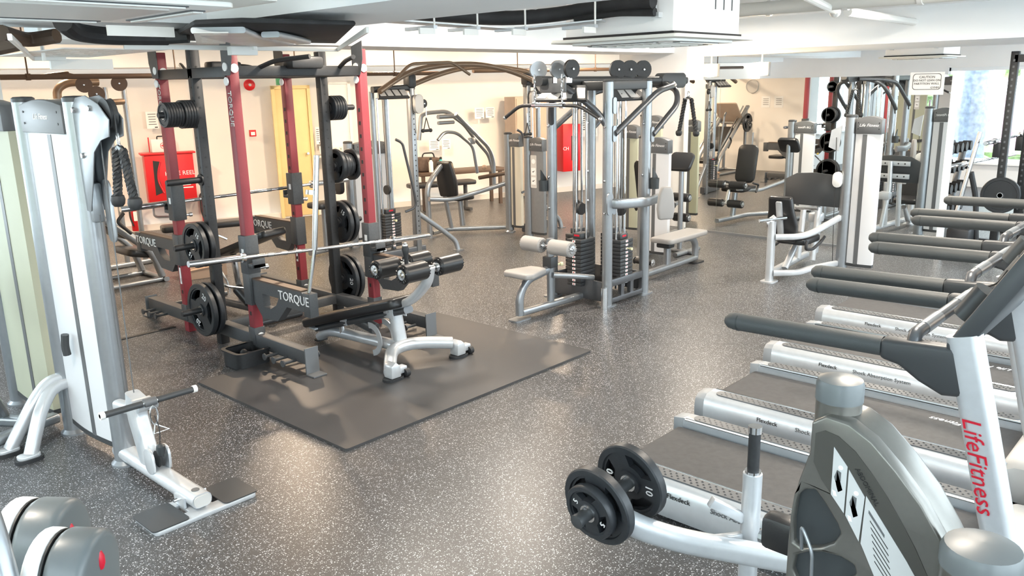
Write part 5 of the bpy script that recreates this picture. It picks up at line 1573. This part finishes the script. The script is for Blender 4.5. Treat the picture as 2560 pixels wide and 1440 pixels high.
MB().prism(rr(.30, .40, .06), (6.04, 8.55, .92), Y, Z, .07).put('back_pad', 'vinyl', T, .02)
MB().tube([(5.6, 8.5, .05), (6.4, 8.6, .05)], 1, 0, prof=rr(.07, .06, .02)).put('base_beam', 'silver', T)
MB().tube([(5.95, 8.4, .75), (5.92, 8.4, 1.02), (6.0, 8.38, 1.1)], .015, .05, 8).put('lever', 'chrome', T)

# flat benches near the far wall
for (x, y, l) in ((4.75, 9.2, 'flat black bench in front of the red hose reel cabinet'), (9.1, 9.9, 'flat black bench under the notices on the far wall')):
    T = thing('flat_bench', l, 'bench', (x, y, 0), 'flat benches')
    MB().prism(rr(1.15, .28, .05), (x, y, .42), WE, -WN, .07).put('bench_pad', 'vinyl', T, .02)
    for s in (-.42, .42):
        p = V((x, y, 0)) + WE * s
        MB().tube([p, p + V((0, 0, .42))], 1, 0, prof=rr(.06, .06, .02), up=(0, 1, 0)).put('bench_leg', 'dark_metal', T)
        MB().tube([p - WN * .2 + V((0, 0, .03)), p + WN * .2 + V((0, 0, .03))], 1, 0, prof=rr(.05, .05, .015)).put('foot_bar', 'dark_metal', T)

# ------------------------------------------------------------------ sled leg press at the far left
T = thing('sled_leg_press', 'inclined sled leg press with black pads behind the left cable tower', 'leg press', (3.3, 9.0, 0))
for y in (8.72, 9.22):
    MB().tube([(3.86, y, .06), (3.78, y, .34), (2.55, y, 1.42)], 1, .2, prof=rr(.06, .09, .02)).put('sled_rail', 'silver', T)
    MB().cyl((3.70, y + .06, .46), (2.65, y + .06, 1.42), .02, n=10).put('guide_rod', 'chrome', T)
    MB().tube([(3.90, y, .03), (2.5, y, .03)], 1, 0, prof=rr(.06, .05, .02)).put('base_beam', 'silver', T)
    MB().tube([(2.62, y, .04), (2.62, y, 1.40)], 1, 0, prof=rr(.06, .06, .02), up=(0, 1, 0)).put('rear_post', 'silver', T)
for x in (3.88, 2.6):
    MB().tube([(x, 8.66, .03), (x, 9.28, .03)], 1, 0, prof=rr(.06, .05, .02)).put('cross_tube', 'silver', T)
MB().prism(rr(.56, .62, .04), (2.92, 8.97, 1.28), Y, V((.66, 0, .75)), .03).put('foot_plate', 'cabinet_brown', T, .006)
MB().prism(rr(.46, .70, .08), (3.35, 8.97, .78), Y, V((-.66, 0, .58)), -.08).put('back_pad', 'vinyl', T, .025)
MB().prism(rr(.46, .32, .08), (3.72, 8.97, .36), Y, V((-.9, 0, .2)), -.08).put('seat_pad', 'vinyl', T, .025)
MB().cyl((2.85, 8.45, 1.08), (2.85, 9.49, 1.08), .024, n=12).put('plate_peg', 'chrome', T)
MB().tube([(3.55, 8.62, .58), (3.42, 8.62, .72), (3.5, 8.62, .8)], .018, .04, 8).put('side_grip', 'rubber', T)
plate((2.85, 8.56, 1.08), (0, -1, 0), .20, .04, '20', 'black plate on the sled leg press behind the left tower', holes=3)
T = thing('folded_carton', 'flattened cardboard sheet lying beside the sled leg press', 'carton', (4.2, 8.6, 0))
MB().prism([(-.22, -.16), (.2, -.18), (.24, .14), (-.18, .18)], (4.25, 8.62, .16), (.9, -.2, .1), (.1, .9, .28), .012).put('sheet', 'cardboard', T)
MB().prism([(-.22, -.02), (.2, -.02), (.2, .02), (-.22, .02)], (4.27, 8.50, 0), (.9, -.2, 0), (.1, .9, .0), .13).put('folded_edge', 'cardboard', T)

# cable frame against the far left wall
T = thing('pulley_frame', 'brown and silver pulley frame with bent top tube at the far left', 'cable machine', (3.8, 9.9, 0))
MB().tube([(3.5, 9.95, 1.45), (3.5, 9.95, 2.05), (3.62, 9.95, 2.12), (3.95, 9.95, 2.12)], .045, .12, 12).put('bent_tube', 'bronze_tube', T)
MB().tube([(3.3, 9.8, 1.86), (4.15, 9.8, 1.90)], .035, 0, 10).put('cross_tube', 'bronze_tube', T)
for x in (3.95, 4.16):
    MB().tube([(x, 9.8, 0), (x, 9.8, 2.06)], .03, 0, 12).put('frame_post', 'silver', T)
MB().tube([(3.5, 9.95, 0), (3.5, 9.95, 1.5)], .03, 0, 12).put('frame_post', 'silver', T)
for x, z in ((3.70, 2.09), (3.82, 1.99), (4.08, 2.10)):
    pulley_wheel(T, (x, 9.7, z), (-.35, -1, 0), .085, 'pipe_brown')
MB().tube([(3.4, 9.8, .03), (4.3, 9.8, .03)], 1, 0, prof=rr(.08, .06, .02)).put('base_beam', 'silver', T)
for i in range(3):
    MB().tube([(3.3 - i * .02, 9.8 - .1 * i, 2.19), (3.5, 9.7 - .1 * i, 2.22), (3.65 - i * .1, 9.7, 2.18)], .014, .06, 8).put('hanging_handle', 'pipe_brown', T)

# ------------------------------------------------------------------ beyond the mirror: smith rack, dumbbells, bars
T = thing('smith_rack', 'tall dark power rack with perforated posts at the right edge', 'squat rack', (11.2, 2.3, 0))
for x, y in ((11.0, 2.33), (11.0, 2.05), (12.1, 2.33), (12.1, 2.05)):
    P_ = MB().span((x - .04, y - .04, 0), (x + .04, y + .04, 2.24)).put('upright_post', 'black_metal', T, .005)
    h = MB()
    for k in range(28):
        h.box((x - .041, y, .25 + k * .07), (.003, .02, .025))
    h.put('adjustment_holes', 'cap_grey', P_, kind='stuff')
for x in (11.0, 12.1):
    MB().span((x - .04, 1.2, .0), (x + .04, 2.5, .08)).put('base_beam', 'black_metal', T, .005)
    MB().span((x - .04, 2.05, 2.12), (x + .04, 2.33, 2.2)).put('top_beam', 'black_metal', T)
    MB().span((x - .05, 2.36, 1.05), (x + .05, 2.44, 1.22)).put('bar_hook', 'black_metal', T, .006)
MB().span((11.0, 2.30, 2.13), (12.1, 2.36, 2.21)).put('cross_beam', 'black_metal', T)
barbell((10.5, 2.42, 1.24), (12.6, 2.42, 1.24), 'barbell on the dark power rack at the right edge')
for z in (.72,):
    plate((10.93, 2.30, .62), (-1, 0, 0), .21, .05, '', 'large black plate on the dark power rack at the right edge', holes=0)
T = thing('dumbbell_rack', 'dumbbell rack partly hidden behind the white mirror edge', 'dumbbell rack', (11.2, 3.1, 0))
for x in (10.7, 12.0):
    MB().tube([(x, 3.15, 0), (x, 3.0, 1.15)], 1, 0, prof=rr(.06, .08, .02), up=(0, 1, 0)).put('side_post', 'silver', T)
for z in (.3, .56, .82, 1.06):
    MB().span((10.66, 2.92 + (.1 - z * .05), z - .02), (12.05, 3.16 - z * .05, z)).put('shelf', 'silver', T)
k = 0
for z in (.3, .56, .82, 1.06):
    for i in range(6):
        x = 10.78 + i * .2
        y = 3.02 + .05 - z * .05
        D = thing('dumbbell', 'round black dumbbell on the rack behind the mirror edge', 'dumbbell', (x, y, z), 'dumbbells on the rack')
        MB().cyl((x, y - .15, z + .06), (x, y - .05, z + .06), .06, n=12).put('head', 'rubber', D)
        MB().cyl((x, y + .05, z + .06), (x, y + .15, z + .06), .06, n=12).put('head', 'rubber', D)
        MB().cyl((x, y - .05, z + .06), (x, y + .05, z + .06), .015, n=8).put('handle', 'chrome', D)
T = thing('leaning_bar', 'straight bar leaning on a stand beside the dumbbell rack', 'bar', (10.6, 2.6, 0))
MB().cyl((10.55, 2.68, .25), (10.65, 2.52, 1.36), .024, n=12).put('bar', 'chrome', T)
MB().cyl((10.56, 2.66, .55), (10.57, 2.65, .60), .04, n=12).put('collar', 'chrome', T)
MB().tube([(10.75, 2.45, 0), (10.7, 2.5, .6), (10.62, 2.56, .9)], .03, .1, 10).put('stand', 'black_metal', T)
MB().box((10.6, 2.6, .13), (.25, .25, .25)).put('stand_base', 'black_metal', T, .03)
barbell((10.35, 2.72, .98), (12.4, 2.50, .98), 'thin barbell lying across the window behind the mirror edge')
T = thing('step_box', 'dark step box on the floor beyond the farthest treadmill', 'step', (7.9, 2.6, 0))
MB().prism(rr(.4, .22, .03), (8.0, 2.30, 0), X, Y, .12).put('box_body', 'rubber', T, .02)
MB().prism(rr(.34, .17, .03), (8.0, 2.30, .12), X, Y, .02).put('step_pad', 'dark_plastic', T, .006)

# ------------------------------------------------------------------ far wall fittings
def on_wall(name, label, cat, u, z, group=None):
    p = FWP(u, 0, z)
    return thing(name, label, cat, p, group)


def wbox(u0, u1, z0, z1, d0, d1):
    return MB().prism([(u0, 0), (u1, 0), (u1, z1 - z0), (u0, z1 - z0)], FWP(0, d0, z0), WE, Z, (d1 - d0))


T = on_wall('hose_reel_cabinet', 'red hose reel cabinet mounted on the far wall', 'hose reel', .48, .40)
wbox(.14, .80, .42, 1.12, 0, .30).put('cabinet_body', 'fire_red', T, .006)
wbox(.10, .84, 1.12, 1.145, 0, .32).put('cabinet_top', 'fire_red', T, .004)
o_ = FWP(.30, .301, .80)
MB().prism([(-.06, -.26), (.05, -.22), (.0, 0), (.05, .22), (-.05, .24)], o_, WE, Z, .002).put('hose_opening', 'letter_black', T)
MB().tube([FWP(.35, .303, 1.02), FWP(.30, .303, .88), FWP(.29, .303, .74), FWP(.35, .303, .57)], .012, .1, 6).put('hose', 'letter_red', T)
text_mb('HOSE REEL', .085, FWP(.60, .302, .84), WE, Z, .0015).put('lettering', 'letter_white', T, label='white HOSE REEL lettering')
for k in range(3):
    wbox(.48 + .02 * k, .76 - .03 * (k % 2), .70 - .04 * k, .716 - .04 * k, .30, .3015).put('text_line', 'letter_white', T)
MB().tube([FWP(.20, .08, .42), FWP(.20, .08, .20), FWP(.55, .08, .18), FWP(.75, .08, .30), FWP(.75, .08, .42)], .018, .06, 8).put('supply_pipe', 'silver', T)

for (u, l) in ((.93, 'red fire extinguisher right of the hose reel cabinet'), (-.05, 'red fire extinguisher left of the hose reel cabinet')):
    T = on_wall('fire_extinguisher', l, 'fire extinguisher', u, 0, 'fire extinguishers')
    c = FWP(u, .16, .04)
    MB().lathe([(.0, 0), (.07, 0), (.075, .01), (.075, .36), (.06, .41), (.03, .44), (.025, .46), (0, .46)], c, n=18).put('cylinder', 'fire_red', T)
    MB().lathe([(.02, .46), (.02, .50), (0, .5)], c, n=10).put('valve', 'black_metal', T)
    MB().tube([c + V((0, 0, .50)), c + V((.06, -.03, .54))], 1, 0, prof=rr(.02, .012, .003)).put('lever', 'black_metal', T)
    MB().tube([c + V((-.02, 0, .49)), c + V((-.09, -.02, .46)), c + V((-.10, -.03, .2)), c + V((-.07, -.04, .08))], .012, .06, 8).put('hose', 'black_metal', T)
    MB().prism(rr(.08, .14, .01), c + WN * .0755 + V((0, 0, .22)), WE, Z, .001).put('label', 'paper', T)

T = on_wall('first_aid_box', 'white first aid box with red cross standing on the hose reel cabinet', 'first aid box', .42, 1.15)
wbox(.27, .58, 1.147, 1.33, .04, .20).put('box_body', 'white_plastic', T, .01)
MB().tube([FWP(.36, .12, 1.33), FWP(.36, .12, 1.37), FWP(.49, .12, 1.37), FWP(.49, .12, 1.33)], .010, .02, 6).put('handle', 'letter_black', T)
o_ = FWP(.43, .201, 1.24)
MB().prism(circ(.045, 20), o_, WE, Z, .001, holes=[circ(.038, 20)]).put('ring', 'fire_red', T)
MB().prism([(-.009, -.028), (.009, -.028), (.009, -.009), (.028, -.009), (.028, .009), (.009, .009), (.009, .028), (-.009, .028), (-.009, .009), (-.028, .009), (-.028, -.009), (-.009, -.009)], o_, WE, Z, .001).put('red_cross', 'fire_red', T)
wbox(.24, .255, 1.147, 1.36, .06, .08).solo('red_rod', 'fire_red', 'thin red rod standing beside the first aid box', 'rod')

wbox(.60, .86, 0, 2.32, 0, .10).struct('trim_8', 'wall_paint')


def notice(u0, u1, z0, z1, label, lines=5, group='notices on the far wall', frame=False):
    T = on_wall('notice', label, 'notice', (u0 + u1) / 2, z0, group)
    wbox(u0, u1, z0, z1, .001, .006).put('sheet', 'paper', T)
    w_ = u1 - u0
    h = z1 - z0
    for i in range(lines):
        zz = z1 - h * .15 - (h * .6) * i / max(1, lines - 1)
        ww = w_ * random.uniform(.55, .8)
        wbox((u0 + u1) / 2 - ww / 2, (u0 + u1) / 2 + ww / 2, zz - h * .02, zz + h * .02, .006, .007).put('text_line', 'cap_grey', T)
    wbox(u1 - w_ * .35, u1 - w_ * .1, z0 + h * .04, z0 + h * .10, .006, .007).put('logo', 'letter_black', T)


notice(.26, .42, 1.48, 1.72, 'pale notice sheet above the first aid box')
notice(2.72, 2.79, 1.13, 1.40, 'narrow notice right of the yellow door', 6)
notice(2.82, 2.96, 1.14, 1.42, 'white notice beside the narrow one at the yellow door', 4)
notice(5.56, 5.74, 1.42, 1.61, 'left of two small notices high on the far wall')
notice(5.77, 5.95, 1.43, 1.61, 'right of two small notices high on the far wall')
notice(4.67, 4.86, .92, 1.10, 'left of two low notices above the table')
notice(4.91, 5.07, .93, 1.10, 'right of two low notices above the table')
notice(7.75, 8.15, 1.0, 1.55, 'large notice sheet seen behind the central station', 9)

T = on_wall('alarm_bell', 'round red alarm bell high on the far wall', 'alarm bell', 1.76, 2.0)
MB().lathe([(0, 0), (.085, 0), (.085, .02), (.07, .04), (.03, .055), (0, .056)], FWP(1.76, .01, 2.07), WN, 22).put('gong', 'fire_red', T)
MB().lathe([(0, 0), (.022, 0), (.018, .01), (0, .012)], FWP(1.76, .066, 2.07), WN, 10).put('centre_cap', 'pale_plastic', T)
T = on_wall('call_point', 'small red fire call point on the far wall', 'call point', 1.74, 1.3)
wbox(1.69, 1.79, 1.30, 1.40, 0, .05).put('case', 'fire_red', T, .006)
wbox(1.71, 1.77, 1.32, 1.37, .05, .053).put('glass', 'paper', T)
T = on_wall('exit_sign', 'green exit sign edge above the yellow door', 'sign', 2.2, 2.06)
wbox(2.165, 2.20, 2.06, 2.20, 0, .3).put('sign_box', 'green', T, .004)
wbox(2.20, 2.215, 2.06, 2.20, 0, .3).put('sign_rim', 'white_plastic', T)
D = bpy.data.objects.new('door_1', None)
COL.objects.link(D)
D['kind'] = 'structure'
D.location = FWP(2.4, 0, 0)
wbox(2.12, 2.62, .02, 2.0, .0, .03).put('door_leaf', 'door_yellow', D, .004)
wbox(2.07, 2.12, 0, 2.05, .0, .05).put('door_jamb', 'door_yellow', D)
wbox(2.62, 2.67, 0, 2.05, .0, .05).put('door_jamb', 'door_yellow', D)
wbox(2.07, 2.67, 2.0, 2.05, .0, .05).put('door_head', 'door_yellow', D)
MB().cyl(FWP(2.56, .03, 1.0), FWP(2.56, .08, 1.0), .02, n=10).put('door_handle', 'chrome', D)
D = bpy.data.objects.new('door_2', None)
COL.objects.link(D)
D['kind'] = 'structure'
D.location = FWP(3.1, 0, 0)
wbox(2.98, 3.28, .02, 2.06, .0, .02).put('door_leaf', 'white_paint', D)
wbox(2.93, 2.98, 0, 2.1, .0, .04).put('door_jamb', 'white_plastic', D)
wbox(3.28, 3.33, 0, 2.1, .0, .04).put('door_jamb', 'white_plastic', D)
wbox(2.93, 3.33, 2.06, 2.1, .0, .04).put('door_head', 'white_plastic', D)
T = on_wall('switch_panel', 'row of white wall switches right of the yellow door', 'switches', 3.0, .98)
wbox(2.75, 3.25, .98, 1.10, .03, .055).put('panel', 'white_plastic', T, .004)
for i in range(5):
    wbox(2.80 + .09 * i, 2.86 + .09 * i, 1.01, 1.07, .055, .06).put('switch', 'off_white', T)
    wbox(2.825 + .09 * i, 2.835 + .09 * i, 1.03, 1.05, .06, .062).put('rocker_mark', 'letter_black', T)
wbox(2.70, 3.28, .92, .95, .0, .08).solo('wall_rail', 'off_white', 'pale horizontal rail under the wall switches', 'rail')

# table with bag and bottles
T = on_wall('side_table', 'dark narrow table against the far wall holding a bag', 'table', 4.95, 0)
wbox(4.2, 5.75, .56, .62, .25, .70).put('table_top', 'pipe_brown', T, .006)
for u in (4.26, 5.68):
    for d_ in (.30, .64):
        wbox(u - .025, u + .025, 0, .56, d_, d_ + .05).put('table_leg', 'pipe_brown', T)
T = on_wall('sports_bag', 'brown sports bag on the dark table', 'bag', 4.5, .62)
MB().prism([(-.22, 0), (.22, 0), (.24, .12), (.18, .22), (-.18, .24), (-.24, .12)], FWP(4.46, .34, .62), WE, Z, .24).put('bag_body', 'bag', T, .04, seg=3)
MB().tube([FWP(4.34, .46, .84), FWP(4.36, .46, .92), FWP(4.54, .46, .92), FWP(4.56, .46, .84)], .012, .05, 6).put('bag_handle', 'rubber', T)
for u, m_, l in ((4.42, 'white_plastic', 'white drinking bottle in front of the brown bag'), (4.60, 'teal', 'teal drinking bottle beside the brown bag')):
    T = on_wall('drinking_bottle', l, 'bottle', u, .62, 'bottles on the table')
    c = FWP(u, .63, .62)
    MB().lathe([(0, 0), (.035, 0), (.037, .02), (.037, .16), (.02, .19), (.02, .2), (0, .2)], c, n=14).put('bottle_body', m_, T)
    MB().lathe([(.022, .2), (.022, .23), (.012, .24), (0, .24)], c, n=12).put('bottle_cap', 'rubber', T)

T = on_wall('locker', 'brown locker unit standing at the far wall right of the notices', 'locker', 6.5, 0)
for i in range(2):
    L_ = wbox(6.15 + .36 * i, 6.505 + .36 * i, .05, 1.78, .0, .4).put('locker_body', 'cabinet_brown', T, .005)
    wbox(6.17 + .36 * i, 6.485 + .36 * i, .08, 1.75, .4, .412).put('locker_door', 'cabinet_brown', L_, .003)
    wbox(6.44 + .36 * i, 6.455 + .36 * i, .9, 1.02, .412, .43).put('handle', 'silver', L_)
wbox(6.13, 6.89, 0, .05, .02, .38).put('plinth', 'black_metal', T)
T = on_wall('fire_cabinet', 'red fire cabinet on the far wall behind the central station', 'fire cabinet', 7.42, .4)
wbox(7.24, 7.62, .40, 1.26, 0, .22).put('cabinet_body', 'fire_red', T, .006)
wbox(7.42, 7.50, .60, 1.05, .22, .224).put('opening', 'letter_black', T)
text_mb('CH', .09, FWP(7.30, .223, .82), WE, Z, .001).put('lettering', 'letter_white', T)

# wall clock seen in the mirror
T = thing('wall_clock', 'round wall clock seen reflected at the top of the mirror', 'clock', (2.26, 8.78, 1.68))
MB().lathe([(.13, 0), (.15, 0), (.15, .03), (.135, .035), (.13, .02)], (2.252, 8.78, 1.84), X, 26).put('rim', 'pale_plastic', T)
MB().lathe([(0, 0), (.135, 0), (.135, .01), (0, .01)], (2.252, 8.78, 1.84), X, 26).put('dial', 'paper', T)
for k in range(12):
    a = k * PI / 6
    MB().box((2.264, 8.78 + .11 * math.sin(a), 1.84 + .11 * math.cos(a)), (.003, .012, .012)).put('hour_mark', 'letter_black', T)
MB().tube([(2.265, 8.78, 1.84), (2.265, 8.70, 1.88)], .005, 0, 6).put('hour_hand', 'letter_black', T)
MB().tube([(2.266, 8.78, 1.84), (2.266, 8.88, 1.85)], .004, 0, 6).put('minute_hand', 'letter_black', T)
for y, l in ((8.45, 'left of two pale notices on the clock wall seen in the mirror'), (8.15, 'right of two pale notices on the clock wall seen in the mirror')):
    T = thing('notice', l, 'notice', (2.255, y, 1.4), 'notices on the clock wall')
    MB().span((2.251, y - .1, 1.38), (2.256, y + .1, 1.62)).put('sheet', 'paper', T)
    for i in range(4):
        MB().span((2.256, y - .07, 1.56 - .04 * i), (2.257, y + .06, 1.57 - .04 * i)).put('text_line', 'cap_grey', T)
